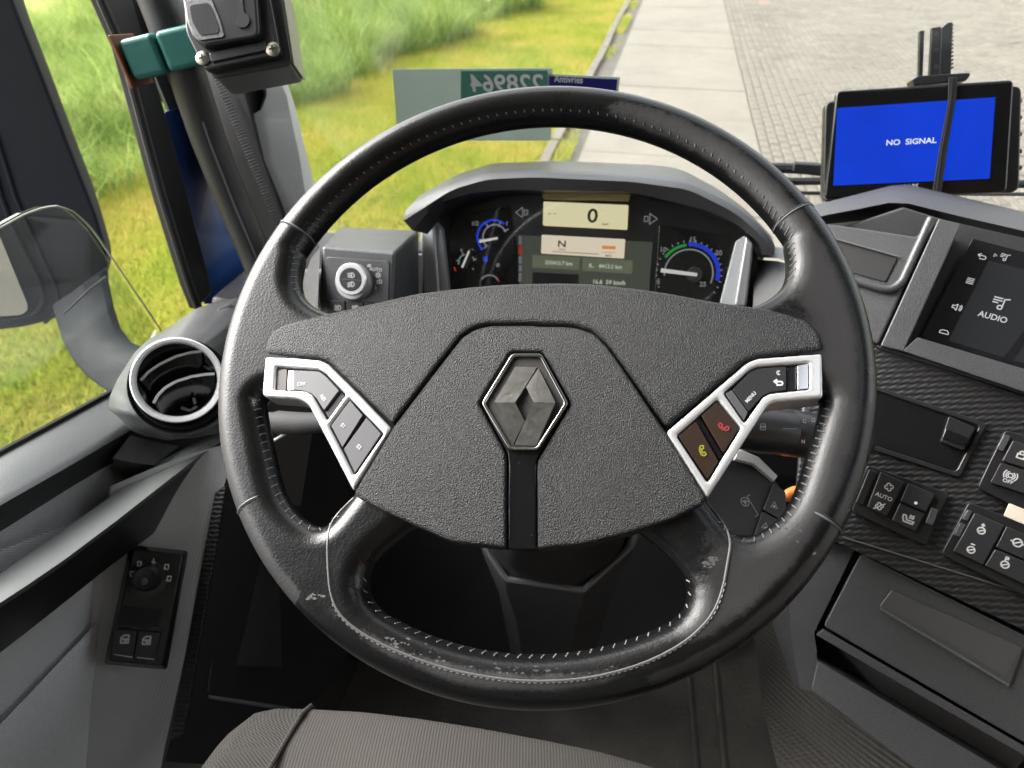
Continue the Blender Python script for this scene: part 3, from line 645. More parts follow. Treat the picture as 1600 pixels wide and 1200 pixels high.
# clamp round the handle
cl = thing('pipe_clamp', 'teal two piece pipe clamp bolted round the grab handle', 'clamp', D(268, 112, .765))
c0 = D(268, 80, .765); hd = P[8]-P[2]; hd /= np.linalg.norm(hd)
cx = D(330, 68, .765)-D(215, 84, .765); cx -= (cx @ hd)*hd; cx /= np.linalg.norm(cx); cn = np.cross(cx, hd); cn = cn if cn @ (CAM-c0) > 0 else -cn
for s, w_, o_ in ((-1, .038, -.022), (1, .05, .0235)):
    MB().box(c0+cx*o_+hd*.0, cx, cn, hd, (w_, .056, .040)).build('clamp_half', M['green'], cl, bevel=.006, seg=3)
MB().box(c0-cx*.044+cn*.002, cx, cn, hd, (.003, .06, .052)).build('cover_plate', M['copper'], cl, bevel=.0008)
pq = PL(c0-cx*.0456+cn*.012-hd*.012, cn, hd)
if pq.n @ cx > 0: pq = PL(pq.o, hd, cn)
MB().lathe(pq, (0, 0), [(.0065, 0), (.0065, .004), (.004, .006)], 16, cap1=True).build('bolt_head', M['steel'], cl)

# black terminal box on the clamp
tb = thing('terminal_box', 'black screwed plastic box with round cover hanging on the clamp', 'box', D(390, 130, .74))
TB = PL(D(375, 60, .715), D(440, 78, .715)-D(316, 108, .715), D(285, -30, .715)-D(319, 109, .715))
o = [(284, -40), (290, 50), (319, 109), (438, 84), (415, -40)]
fr = TB.poly(o); MB().prism(TB, round_poly(fr, .006), -.012, 0).build('cover', M['black'], tb, bevel=.002)
bk = TB.poly([(295, -40), (300, 60), (326, 113), (448, 90), (428, -40)])
MB().prism(TB, round_poly([p*1.02 for p in bk], .006), -.016, -.0125).build('gasket', M['rubber'], tb)
MB().prism(TB, round_poly(bk, .006), -.060, -.0165).build('housing', M['dash_grey'], tb, bevel=.003)
e0, e1 = np.array(bk[3]), np.array(bk[4]); en = np.array([e1[1]-e0[1], e0[0]-e1[0]]); en = en/np.linalg.norm(en)*(1 if en[0] > 0 else -1); e0, e1 = e0+(e1-e0)*.02, e1
MB().add([TB.w(*(p+en*o_), h_) for o_ in (.0008, .0020) for p, h_ in ((e0, -.057), (e1, -.057), (e1, -.019), (e0, -.019))], [(0, 1, 2, 3), (7, 6, 5, 4), (0, 4, 5, 1), (1, 5, 6, 2), (2, 6, 7, 3), (3, 7, 4, 0)]).build('side_label', M['olive_edge'], tb)
for x, y in ((318, 92), (427, 78)):
    c = TB.p(x, y); MB().lathe(TB, c, [(.0072, 0), (.0072, .002), (.0055, .0032)], 20, cap1=True).build('screw', M['steel'], tb)
    for k in (0, 1):
        a = c; e = np.array([1, 0]) if k else np.array([0, 1]); f2 = np.array([-e[1], e[0]])
        MB().prism(TB, [a+e*.0035+f2*.0008, a-e*.0035+f2*.0008, a-e*.0035-f2*.0008, a+e*.0035-f2*.0008], .0028, .0036).build('cross_slot', M['matt'], tb)
MB().prism(TB, round_poly(TB.poly([(328, 84), (331, 99), (420, 80), (415, 66)]), .003), 0, .003).build('screw_rail', M['black'], tb, bevel=.001)
# moulded round hood with keyhole slot
arc = [TB.p(x, y) for x, y in ((290, -40), (292, 0), (298, 40), (309, 68), (325, 80), (412, 66), (404, -40))]
MB().prism(TB, round_poly(arc, .008), 0, .012).build('round_hood', M['black'], tb, bevel=.003)
MB().prism(TB, round_poly(TB.poly([(298, 12), (338, 6), (352, 40), (360, 68), (318, 74), (303, 45)]), .004), .0121, .0135).build('hood_rib', M['dash'], tb, bevel=.0008)
MB().prism(TB, round_poly(TB.poly([(306, 20), (336, 16), (348, 44), (352, 62), (322, 66), (310, 44)]), .004), .0136, .0142).build('hood_recess', M['matt'], tb)
MB().prism(TB, [TB.p(386, 42)+q for q in circ((0, 0), .0075, 20)], .0123, .0137).build('keyhole', M['matt'], tb)
MB().prism(TB, TB.poly([(366, -40), (374, -10), (383, 40), (390, 38), (384, -10), (380, -40)]), .0122, .0133).build('keyhole_slot', M['matt'], tb)

# ------------------------------------------------------------------ driver's door
def XL(pts, x): return [atX(px, py, x if not hasattr(x, '__len__') else x[i]) for i, (px, py) in enumerate(pts)]
door = thing('driver_door', 'dark grey driver door with lowered window, grab bar and woven panel', 'door', atX(150, 1000, -.5)*np.array([1, 1, 0])+np.array([0, 0, -.75]))
# window frame post with its rubber seal
fl = [(146, -25), (154, 0), (187, 75), (214, 176), (247, 300), (292, 446), (307, 484)]
frr = [(333, 456), (307, 356), (273, 225), (241, 114), (217, 30), (199, -25)]
MB().prism(DP, DP.poly(fl+frr), -.012, 0).build('window_frame', M['dash_dark'], door, bevel=.003)
MB().tube(resample([DP.wp(x+3, y, .003) for x, y in fl], 24), .0045, 8).build('window_seal', M['rubber'], door)
MB().tube(resample([DP.wp(x+9, y, .002) for x, y in fl], 24), .0022, 6).build('seal_lip', M['dash_grey'], door)
# upper trim, pocket, grab bar
LA = [(-150, 788), (0, 707), (100, 653), (180, 609), (205, 594)]; LB = [(-150, 880), (0, 790), (100, 733), (170, 692), (206, 671)]; LC = [(-150, 925), (0, 831), (100, 768), (150, 738), (178, 722)]
LA2 = [(x, y+10) for x, y in LA]; LB2 = [(x-4, y-12) for x, y in LB]
MB().loft([XL(LA, -.56), XL(LA, -.535), XL(LA2, -.525), XL(LB2, -.462), XL(LB, -.456), XL(LC, -.475), XL(LC, -.56)], ring=True).build('top_trim', M['dash'], door, angle=60)
MB().tube(XL([(x+1, y-1) for x, y in LA], -.533), .003, 6).build('sill_seal', M['rubber'], door)
LP = [(-150, 1060), (0, 960), (100, 890), (240, 792), (300, 745)]
MB().loft([XL([(-150, 905), (0, 811), (100, 748), (178, 700), (225, 680)], -.476), XL(LP, -.476), XL(LP, -.50)]).build('pocket_wall', M['door_weave'], door)
MB().loft([XL([(204, 680), (240, 690), (280, 697)], (-.452, -.44, -.43)), XL([(176, 716), (205, 722), (241, 727)], (-.452, -.44, -.43)), XL([(180, 740), (210, 752), (246, 760)], (-.47, -.46, -.45))]).build('pocket_end', M['dash_grey'], door, angle=30)
E1 = [(-150, 1003), (0, 897), (32, 874), (75, 844), (160, 785), (240, 727), (300, 693), (352, 668)]; E2 = [(-150, 1048), (0, 942), (40, 916), (100, 875), (180, 815), (262, 751), (310, 714), (354, 684)]
E3 = [(-150, 1135), (0, 1020), (35, 993), (85, 954), (170, 886), (285, 800), (320, 765), (360, 722)]
x1 = [-.425, -.43, -.432, -.436, -.438, -.435, -.425, -.41]; x2 = [-.385, -.39, -.392, -.394, -.394, -.392, -.385, -.375]
E12 = [((a[0]*.15+b[0]*.85), (a[1]*.15+b[1]*.85)) for a, b in zip(E1, E2)]; x12 = [a*.12+b*.88-.0 for a, b in zip(x1, x2)]
E23 = [((a[0]*.9+b[0]*.1), (a[1]*.9+b[1]*.1)) for a, b in zip(E2, E3)]
MB().loft([XL(E1, x1), XL(E12, x12), XL(E2, [v-.0 for v in x2]), XL(E23, [v-.004 for v in x2])]).build('grab_bar', M['bar_grey'], door, angle=70)
MB().loft([XL(E23, [v-.004 for v in x2]), XL(E3, [v-.020 for v in x2]), XL(E3, [v-.05 for v in x1]), XL(E1, [v-.03 for v in x1]), XL(E1, x1)]).build('bar_underside', M['black'], door, angle=40)  # underside in black plastic: its shade is put into the colour
# lower panel: flat door field, then the field that turns in towards the dash
bl = [(168, 800), (158, 905), (147, 1040), (132, 1260)]
MB().loft([XL([(-200, 900), (-200, 1000), (-200, 1100), (-200, 1260)], -.455), XL([(0, 860), (0, 950), (0, 1050), (0, 1260)], -.455), XL([(x-12, y) for x, y in bl], -.453), XL(bl, -.446)]).build('lower_panel', M['door_weave'], door, angle=60)
mapp = [(-200, 1255), (0, 1132), (156, 968), (143, 1090), (130, 1262), (-200, 1262)]
MB().add(XL(mapp, -.444)+XL(mapp, -.46), [(0, 1, 2, 3, 4, 5), (11, 10, 9, 8, 7, 6)]+[(i, (i+1) % 6, 6+(i+1) % 6, 6+i) for i in range(6)]).build('map_pocket', M['grey'], door, bevel=.004)
sr = [(372, 690, .80), (345, 775, .78), (300, 975, .765), (258, 1165, .755), (240, 1262, .75)]
bl5 = [(172, 760), (158, 905), (150, 1000), (140, 1130), (132, 1262)]
tl = XL(bl5, -.446); tr = chain(sr); NS = 7; secs = []
for k in range(NS):
    t = k/(NS-1); secs.append([a*(1-t)+b*t+np.array([0, .010*sin(pi*t), 0]) for a, b in zip(tl, tr)])
MB().loft(secs).build('front_panel', M['door_weave'], door, angle=80)
# mirror and window switch panel
q = [D(202, 853, .74), D(292, 862, .752), D(259, 1048, .735), D(161, 1039, .722)]
SW = PL(sum(q)/4, q[1]-q[0], q[0]-q[3]); sh = .012
swp = MB().taper(SW, round_poly(SW.poly([(200, 851), (294, 861), (260, 1049), (160, 1040)]), .004), -.004, round_poly(SW.poly([(208, 858), (286, 866), (254, 1040), (170, 1033)], sh), .004), sh).build('switch_panel', M['gloss'], door, bevel=.0015)
c = SW.p(229, 905, sh)
MB().lathe(SW, c, [(.0195, sh), (.0195, sh+.002), (.017, sh+.003)], 32, cap1=True).build('knob_dish', M['black'], swp)
MB().lathe(SW, SW.p(229, 903, sh+.01), [(.0140, sh+.002), (.0130, sh+.013), (.0110, sh+.0155), (.006, sh+.0142)], 32, cap1=True).build('mirror_knob', M['black'], swp)
MB().lathe(SW, SW.p(227, 908, sh+.01), [(.004, sh+.0137), (.003, sh+.0155), (.001, sh+.016)], 16, cap1=True).build('knob_pip', M['grey_button'], swp)
for k, (x, y) in enumerate(((207, 897), (218, 881), (240, 877), (260, 886), (264, 904))):
    symbol('mirror_l' if k < 2 else ('arrow_down' if k == 2 else 'mirror_r'), SW, x, y, 10, M['white_print'], swp, h=sh+.0036, lw=.3)
MB().prism(SW, round_poly(SW.poly([(189, 945), (254, 953), (246, 980), (183, 976)], sh), .002), sh, sh+.0008).build('blank', M['matt'], swp)
for pts, icx in ((((182, 981), (215, 985), (209, 1025), (176, 1020)), (195, 999)), (((218, 985), (252, 988), (243, 1028), (212, 1025)), (229, 1001))):
    MB().prism(SW, round_poly(SW.poly(pts, sh), .0015), sh, sh+.004).build('window_button', M['button'], swp, bevel=.0008)
    symbol('window', SW, icx[0], icx[1], 15, M['white_print'], swp, h=sh+.0045, lw=.3)
    MB().tube([SW.wp(pts[3][0]+2, pts[3][1]+2, sh+.001), SW.wp(pts[2][0]-2, pts[2][1]+2, sh+.001)], .0006, 6).build('trim_line', M['satin'], swp)
# lowered window glass
gp = [(-170, 455), (-60, 392), (0, 356), (40, 334), (70, 324), (90, 322), (112, 329), (130, 343), (148, 363), (252, 517), (222, 575), (205, 600), (0, 712), (-170, 800)]
MB().prism(DP, DP.poly(gp), -.010, -.006).build('window_glass', M['door_glass'], door, smooth=False)
MB().tube(resample([DP.wp(x, y, -.006) for x, y in gp[:10]], 40), .0011, 6).build('glass_edge', plain('polished glass edge', (.35, .37, .30), .25), door)

slab('outer_skin', M['blue_paint'], -.66, -.62, -.6, .47, -.95, -.38, parent=door)
# body side beside the door frame
cp = thing('cab_pillar', 'blue painted cab pillar seen beside the door frame', 'pillar', DP.wp(345, 460, -.05))
MB().prism(DP, DP.poly([(180, -30), (330, -30), (360, 112), (330, 220), (300, 200), (255, 150), (225, 80)], -.05), -.06, -.05).build('seal_channel', M['rubber'], cp)
MB().prism(DP, DP.poly([(235, 100), (275, 100), (330, 235), (292, 240)], -.044), -.048, -.044).build('weather_strip', M['dash_grey'], cp)
MB().prism(DP, DP.poly([(258, 175), (282, 168), (330, 232), (380, 330), (450, 475), (320, 475), (300, 400), (270, 260)], -.04), -.043, -.040).build('painted_panel', M['blue_paint'], cp, bevel=.003)

# ------------------------------------------------------------------ outside mirror
MP = PL((-.80, .42, -.10), (.90, .43, 0), (0.02, .05, 1))
mir = thing('door_mirror', 'tall dark door mirror on a curved arm outside the window', 'mirror', (-.72, .45, -.5))
ho = MP.poly([(-120, -80), (-5, -80), (19, 0), (70, 130), (112, 240), (150, 337), (168, 400), (166, 430), (148, 455), (95, 496), (40, 512), (-120, 528)])
ho = round_poly(ho, .02); hb = [p*.86+np.array([-.012, .01]) for p in ho]
MB().loft([[MP.w(p[0], p[1], 0) for p in ho], [MP.w(*(p*1.0), -.03) for p in ho], [MP.w(p[0], p[1], -.10) for p in hb]], closed=True, caps=True).build('mirror_housing', M['mirror_housing'], mir, bevel=.008, seg=3)
MB().tube(resample([MP.wp(x, y, .001) for x, y in ((-30, 190), (3, 311), (28, 374), (62, 436), (69, 468), (62, 484), (48, 494), (0, 503), (-120, 512))], 40), .004, 8).build('glass_frame', M['mirror_housing'], mir)
MB().tube(resample([MP.wp(x, y, .001) for x, y in ((-10, 200), (25, 311), (48, 362), (85, 442), (92, 468), (86, 490), (70, 504))], 40), .003, 8).build('housing_ridge', M['mirror_housing'], mir)
MB().prism(MP, round_poly(MP.poly([(-140, 120), (-30, 290), (0, 366), (44, 474), (44, 484), (34, 491), (-140, 502)]), .01), .0005, .003).build('mirror_glass', M['mirror'], mir)
pa = [D(124, 440, 1.05), D(130, 480, 1.035), D(145, 525, 1.015), D(172, 562, .995), D(212, 580, .97), D(262, 588, .95)]
arm_e = [((80, 478), (170, 415), 1.055), ((88, 508), (172, 440), 1.05), ((97, 535), (180, 480), 1.035), ((112, 563), (190, 512), 1.02), ((135, 590), (207, 534), 1.0), ((165, 612), (236, 546), .98), ((200, 640), (275, 560), .96)]
secs = []
for (l_, r_, d_) in arm_e:
    A0, B0 = np.array(D(*l_, d_)), np.array(D(*r_, d_)); bk_ = (A0+B0)/2-CAM; bk_ = bk_/np.linalg.norm(bk_); w_ = B0-A0
    secs.append([A0+w_*.02+bk_*.012, A0+w_*.16, A0+w_*.55-bk_*.010, A0+w_*.86, B0-w_*.02+bk_*.010, B0+bk_*.05, A0+bk_*.055])
MB().loft(secs, closed=True, caps=True).build('mirror_arm', M['mirror_housing'], mir, angle=25, bevel=.003)
MB().tube(resample([D(166, 432, .99), D(140, 452, 1.0), D(100, 490, 1.0)], 10), .0018, 6).build('joint_line', M['rubber'], mir)

# ------------------------------------------------------------------ dashboard carcass
dash = thing('dashboard', 'dark grey dashboard body below the windscreen', 'dashboard', (.3, .5, -.75))
MB().box((.55, .50, -.245), (1, 0, 0), (0, 1, 0), (0, 0, 1), (2.2, .22, .03)).build('top_deck', M['dash'], dash, bevel=.01)
MB().box((.55, .46, -.36), (1, 0, 0), (0, 1, 0), (0, 0, 1), (2.2, .06, .20)).build('front_face', M['matt'], dash, bevel=.01)
# body behind the cluster and the side pockets
MB().loft([chain(e) for e in ([(600, 400, .97), (800, 395, .97), (1000, 395, .96), (1260, 420, .95)], [(600, 520, .92), (800, 520, .92), (1000, 520, .91), (1260, 540, .86)], [(600, 640, .95), (800, 640, .95), (1000, 640, .93), (1260, 660, .85)])]).build('lower_cowl', M['matt'], dash)
# grey fascia right of the cluster, down to the centre stack
MB().loft([chain(e) for e in ([(1180, 405, .86), (1215, 408, .84), (1262, 420, .80), (1330, 440, .74)], [(1178, 440, .84), (1215, 445, .82), (1262, 455, .78), (1330, 480, .72)], [(1176, 500, .82), (1215, 510, .80), (1262, 520, .76), (1330, 560, .70)])]).build('right_fascia', M['dash_soft'], dash)
MB().loft([chain(e) for e in ([(1190, 385, .90), (1215, 386, .88), (1262, 395, .83)], [(1185, 402, .86), (1217, 404, .845), (1264, 418, .80)])]).build('fascia_top', M['dash_grey'], dash)
# footwell linings
MB().loft([chain(e) for e in ([(345, 745, .80), (420, 640, .95), (520, 600, 1.05)], [(352, 770, .795), (440, 800, .98), (560, 800, 1.1)], [(318, 950, .785), (420, 980, 1.0), (560, 1000, 1.15)], [(258, 1190, .77), (400, 1200, 1.05), (600, 1200, 1.2)])]).build('footwell_side', M['matt'], dash)
gp_ = [D(372, 850, .90), D(436, 868, .98), D(440, 1042, 1.0), D(352, 1040, .90)]
plate([p+(CAM-p)*.012 for p in gp_], .004).build('speaker_grille', weave('perforated grille', (.008, .008, .008), (.07, .07, .072), 1300, .5, .9), dash)
plate([D(*p) for p in ((335, 770, .775), (354, 757, .775), (287, 1146, .755), (263, 1160, .755))], .006).build('carbon_trim', M['carbon'], dash, bevel=.0015)
MB().tube([D(372, 790, .86), D(340, 960, .84), D(325, 1080, .83)], .0007, 6).build('edge_line', M['dash_grey'], dash)
MB().tube([D(325, 1089, .84), D(380, 1097, .86), D(452, 1108, .90)], .0024, 6).build('sill_edge', M['dash_grey'], dash)

plate([D(*p) for p in ((520, 640, 1.06), (1120, 640, 1.06), (1130, 1000, 1.10), (1040, 1075, 1.14), (520, 1075, 1.14))], .02).build('footwell_shade', M['matt'], dash)  # matt black sheet added to stand for the footwell's deep shade

# ------------------------------------------------------------------ left air vent and the dash end round it
vd = ray(278, 594); VN = -vd/np.linalg.norm(vd); vo = D(278, 594, .72)
VP = PL(vo, np.cross(np.array([0, 0, 1.]), VN), np.cross(VN, np.cross(np.array([0, 0, 1.]), VN)))
cap = thing('dash_end_cap', 'grey moulded dash end holding the round air vent', 'dash trim', D(260, 690, .76))
NV = 48; out_px = [(352, 600, .80), (352, 640, .78), (350, 676, .765), (310, 683, .755), (262, 688, .745), (225, 681, .74), (204, 672, .735), (186, 652, .735), (169, 640, .735), (172, 618, .745), (184, 592, .76), (210, 551, .79), (232, 530, .81), (259, 515, .83), (285, 497, .855), (307, 482, .87), (330, 474, .89), (350, 470, .90), (375, 464, .915), (400, 475, .90), (385, 520, .86), (362, 560, .82)]
oc = np.array(out_px); oang = np.unwrap(np.arctan2(-(oc[:, 1]-600), oc[:, 0]-285)); 
full = []
lp = np.r_[oc, oc[:1]]; rs = resample(np.c_[lp[:, :2], lp[:, 2]*1][:, :3]*np.array([1, 1, 1]), 97)[:-1]
ang_ = np.arctan2(-(rs[:, 1]-600), rs[:, 0]-280)
ring0 = []; ring1 = []; ring2 = []; ring3 = []; ringm = []
for k in range(len(rs)):
    a = ang_[k]
    ca, sa = cos(a), sin(a); cc = VP.p(283, 603, -.006)
    w0 = VP.w(cc[0]+.0465*ca, cc[1]+.0465*sa, -.03); w1 = VP.w(cc[0]+.0465*ca, cc[1]+.0465*sa, -.012); w2 = VP.w(cc[0]+.0495*ca, cc[1]+.0495*sa, -.008); w3 = D(*rs[k])
    wm = w2*.55+w3*.45; wm = wm+(CAM-wm)*.012
    ring0.append(w0); ring1.append(w1); ring2.append(w2); ringm.append(wm); ring3.append(w3)
_rc = sum(ring3)/len(ring3); ring4 = [_rc+(p+(p-CAM)*.05-_rc)*.9 for p in ring3]
MB().loft([ring0, ring1, ring2, ringm, ring3, ring4], closed=True).build('cap_shell', M['dash'], cap, angle=60)
MB().tube(resample([D(318, 500, .845), D(345, 486, .855), D(362, 478, .865)], 12), .004, 8).build('demist_slot', M['dash'], cap)
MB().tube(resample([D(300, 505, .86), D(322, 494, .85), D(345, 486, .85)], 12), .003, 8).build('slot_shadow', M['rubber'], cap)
plate([D(*p) for p in ((160, 660, .80), (250, 600, .80), (500, 600, .90), (470, 790, .90), (200, 790, .80))], .01).build('hinge_cover', M['dash_dark'], cap)
vent = thing('air_vent', 'round black air vent with chrome ring at the dash end', 'air vent', vo-np.array([0, 0, .045]))
vc = (0, 0); cc = VP.p(283, 603, -.006)
MB().lathe(VP, cc, [(.0462, -.030), (.0462, -.007), (.0450, -.004), (.0425, -.0065), (.034, -.012)], 56).build('outer_ring', M['gloss'], vent)
MB().lathe(VP, vc, [(.0436, -.006), (.0438, -.001), (.0425, .0015), (.0395, .0005), (.0378, -.004), (.0374, -.012)], 56).build('chrome_ring', M['bright_ring'], vent)
MB().lathe(VP, vc, [(.0375, -.010), (.0365, -.03), (.028, -.055)], 48, cap1=True).build('barrel', M['matt'], vent)
def vane(edge, dep):
    P0 = resample([VP.wp(x, y, -.006) for x, y in edge], 20); mid = (P0[0]+P0[-1])/2
    P1 = [p*.9+mid*.1+VP.ay*(-.012-.020*sin(pi*k/19))+VP.n*(-dep*sin(pi*(k+1)/21)) for k, p in enumerate(P0)]
    v = MB().loft([P0, P1]).build('vane', M['gloss'], vent)
    MB().tube(P0, .0014, 8).build('vane_edge', M['satin'], v); return v
vane([(220, 594), (232, 581), (250, 569), (275, 557), (297, 551), (315, 549)], .020)
vane([(240, 630), (246, 618), (258, 606), (275, 596), (300, 588), (320, 585), (335, 584)], .022)
for a_, b_ in (((283, 637), (297, 642)), ((297, 642), (308, 635)), ((303, 622), (305, 631)), ((318, 572), (330, 578))):
    MB().tube([VP.wp(*a_, -.015), VP.wp(*b_, -.013)], .0016, 6).build('vane_link', M['grey_button'], vent)

# ------------------------------------------------------------------ light switch box
LB_ = PL(D(560, 440, .77), (1, .03, 0), (0, cos(radians(66)), sin(radians(66))))
lsb = thing('light_switch_box', 'grey box with rotary headlamp switch left of the instruments', 'switch box', D(560, 520, .80))
face = LB_.poly([(503, 384), (618, 394), (612, 540), (494, 540)]); back = [D(530, 354, .885), D(655, 360, .90), D(655, 520, .95), D(520, 520, .95)]
fw = [LB_.w(*p) for p in face]
MB().add(fw+back, [(0, 1, 2, 3), (0, 4, 5, 1), (1, 5, 6, 2), (2, 6, 7, 3), (3, 7, 4, 0), (4, 7, 6, 5)]).build('box_shell', M['dash'], lsb, bevel=.004, seg=3)
MB().add([D(500, 386, .772), D(496, 489, .76), D(480, 484, .78), D(471, 443, .80), D(487, 402, .80)], [(0, 1, 2, 3, 4)]).build('side_cheek', M['dash_dark'], lsb)
MB().prism(LB_, round_poly(LB_.poly([(510, 401), (609, 408), (606, 540), (508, 540)]), .004), 0, .0015).build('switch_plate', M['dash'], lsb, bevel=.0008)
kc = LB_.p(553, 441, .004)
MB().lathe(LB_, kc, [(.0205, .0015), (.0198, .008), (.0175, .0125)], 44, cap1=True).build('knob_base', M['silver_paint'], lsb)
kc2 = LB_.p(548, 436.5, .019)
kn = MB().lathe(LB_, kc2, [(.0170, .010), (.0172, .018), (.0160, .0195), (.0125, .0195), (.0120, .0175)], 44, cap1=True).build('rotary_knob', M['satin'], lsb)
for s in (-1, 1):
    pts = [kc2+np.array([.0118*cos(a), .0118*sin(a)+s*.0003]) for a in np.linspace(0, s*pi, 20)]
    MB().prism(LB_, pts, .0176, .0200).build('push_button', M['button'], kn, bevel=.0004)
symbol('lamp_high', LB_, 549, 430, 13, M['white_print'], kn, h=.0203, lw=.2)
symbol('lamp_low', LB_, 549, 444, 13, M['white_print'], kn, h=.0203, lw=.2)
symbol('lamp_low', LB_, 577, 415, 7, M['white_print'], lsb, h=.0019, lw=.3)
lettering('AUTO', LB_, 587, 421, 5.5, M['white_print'], lsb, h=.0019, dirpx=(10, 1.2))
symbol('sun', LB_, 591, 430, 10, M['white_print'], lsb, h=.0019, lw=.26); symbol('lamp_low', LB_, 593, 440, 11, M['white_print'], lsb, h=.0019, lw=.24); symbol('arrow_down', LB_, 587, 449, 8, M['white_print'], lsb, h=.0019, lw=.34)
for k, (x0, x1, ic) in enumerate(((514, 541, 'fog'), (543, 569, 'lamp_high'), (571, 600, 'fog'))):
    MB().prism(LB_, round_poly(LB_.poly([(x0, 468+k*1.5), (x1, 470+k*1.5), (x1, 520), (x0-1, 520)]), .001), .0015, .004).build('rocker', M['button'], lsb, bevel=.0006)
    symbol(ic, LB_, (x0+x1)/2, 481, 13, M['white_print'], lsb, h=.0043, lw=.22)

# ------------------------------------------------------------------ instrument cluster
FP = PL(D(915, 385, .88), (1, -.03, 0), (0, cos(radians(62)), sin(radians(62))))
cl_ = thing('instrument_cluster', 'instrument cluster with dials and pale yellow displays under a hood', 'instruments', FP.wp(915, 500))
hb_ = [(655, 306, .93), (712, 273, .945), (770, 255, .95), (875, 251, .955), (1025, 258, .955), (1062, 263, .95), (1124, 296, .935), (1169, 330, .925), (1205, 368, .915)]
ht_ = [(633, 330, .835), (706, 289, .84), (762, 272, .84), (837, 269, .84), (987, 276, .835), (1076, 286, .83), (1150, 322, .825), (1195, 360, .82), (1211, 385, .82)]
hf_ = [(631, 345, .832), (706, 296, .834), (762, 280, .834), (837, 277, .834), (987, 284, .829), (1076, 296, .824), (1148, 332, .82), (1192, 370, .816), (1210, 398, .815)]
hl_ = [(644, 360, .835), (680, 319, .838), (732, 302, .838), (800, 296, .838), (987, 300, .834), (1100, 327, .828), (1150, 349, .824), (1187, 380, .818), (1193, 398, .817)]
hi_ = [(668, 366, .885), (696, 333, .90), (742, 314, .91), (805, 306, .915), (985, 310, .91), (1095, 336, .895), (1142, 358, .885), (1174, 386, .875), (1180, 400, .87)]
def thick(c, n=33): return resample(np.array(chain(c)), n)
HB, HT, HF, HL, HI = [chaikin(thick(c), 2, closed=False) for c in (hb_, ht_, hf_, hl_, hi_)]
MB().loft([HI, HL, HF]).build('hood_visor', M['dash_dark'], cl_, angle=50)  # same plastic as the top, made darker: shade put into the colour
MB().loft([HF, HT, HB, [p+np.array([0, .02, -.05]) for p in HB]]).build('hood_top', M['dash'], cl_, angle=70)
for e_ in (0, -1): MB().add([HF[e_], HL[e_], HI[e_], HB[e_], HT[e_]], [(0, 1, 2, 3, 4)]).build('hood_end', M['dash_dark'], cl_)
MB().prism(FP, FP.poly([(655, 540), (660, 345), (700, 318), (760, 300), (1000, 300), (1110, 322), (1160, 350), (1185, 400), (1180, 540)]), -.03, -.006).build('dial_plate', plain('dark dial plate', (.008, .008, .011), .35, grain=700, gstr=.25, gdist=.0005), cl_)
for pts in ([(699, 337), (797, 321), (812, 440), (812, 470), (705, 470)], [(1030, 350), (1146, 368), (1128, 480), (1022, 480)]):
    MB().prism(FP, round_poly(FP.poly(pts), .003), -.006, -.004).build('dial_field', M['gloss'], cl_, bevel=.001)
# silver uprights
for pts, dk in (([(657, 360), (663, 345), (671, 340), (680, 345), (690, 480), (664, 480)], [(680, 345), (691, 357), (704, 480), (689, 480)]), ([(1164, 367), (1178, 381), (1166, 480), (1145, 480)], [(1150, 377), (1164, 368), (1146, 480), (1124, 480)])):
    MB().prism(FP, FP.poly(pts, .012), .0, .016).build('silver_upright', M['silver_paint'], cl_, bevel=.004, seg=3)
    MB().prism(FP, FP.poly(dk, .006), -.004, .009).build('upright_flank', M['grey'], cl_, bevel=.001)
def scr(pts, name, m, h, t=.0012, r=.0015): return MB().prism(FP, round_poly(FP.poly(pts), r), h-t, h).build(name, m, cl_)
scr([(848, 298), (985, 301), (983, 315), (850, 312)], 'reflection_strip', plain('painted gold reflection', (.42, .34, .13), .3), .006, .004)  # yellow reflection above the speed display, painted as a gold strip
s1 = scr([(850, 315.5), (982, 321), (980, 359), (849, 352.5)], 'speed_display', M['lcd_yellow'], .004, .006)
lettering('0', FP, 926, 337, 22, M['lcd_ink'], s1, h=.0044, stretch=1.15, dirpx=(10, .45)); symbol('dots', FP, 863, 334, 15, M['lcd_ink'], s1, h=.0044, lw=.12)
lettering('km/h', FP, 946, 350, 3.5, M['lcd_ink'], s1, h=.0044, dirpx=(10, .45))
scr([(812, 367), (1020, 378), (1012, 480), (810, 480)], 'main_display', M['lcd_olive'], -.002)
s2 = scr([(847, 367), (977, 374), (975, 404), (846, 396)], 'gear_display', M['lcd_cream'], .003, .004)
lettering('N', FP, 878, 381, 10, M['lcd_ink'], s2, h=.0034, stretch=1.3, dirpx=(10, .5)); symbol('bar', FP, 899, 395, 72, M['lcd_ink'], s2, h=.0034, lw=.025, dirpx=(10, .6))
lettering('gearbox', FP, 878, 390, 3.2, M['lcd_ink'], s2, h=.0034, dirpx=(10, .5))
MB().prism(FP, FP.poly([(941, 384), (962, 385), (962, 390), (941, 389)]), .003, .0034).build('level_bar', M['lcd_orange'], s2)
symbol('bar', FP, 951, 394.5, 21, M['lcd_ink'], s2, h=.0034, lw=.05); lettering('MAX', FP, 951, 399.5, 3.2, M['lcd_ink'], s2, h=.0034)
b1 = scr([(832, 398), (906, 402), (905, 422), (831, 418)], 'trip_box', M['lcd_box'], -.0012); lettering('333415.7 km', FP, 873, 411, 6.2, M['lcd_text'], b1, h=-.0008, dirpx=(10, .5))
b2 = scr([(910, 402), (989, 407), (987, 428), (909, 423)], 'trip_box', M['lcd_box'], -.0012); lettering('R..   8413.2 km', FP, 946, 416, 6.2, M['lcd_text'], b2, h=-.0008, dirpx=(10, .5))
b3 = scr([(832, 425), (904, 429), (904, 470), (831, 470)], 'blank_box', M['touch'], -.0012)
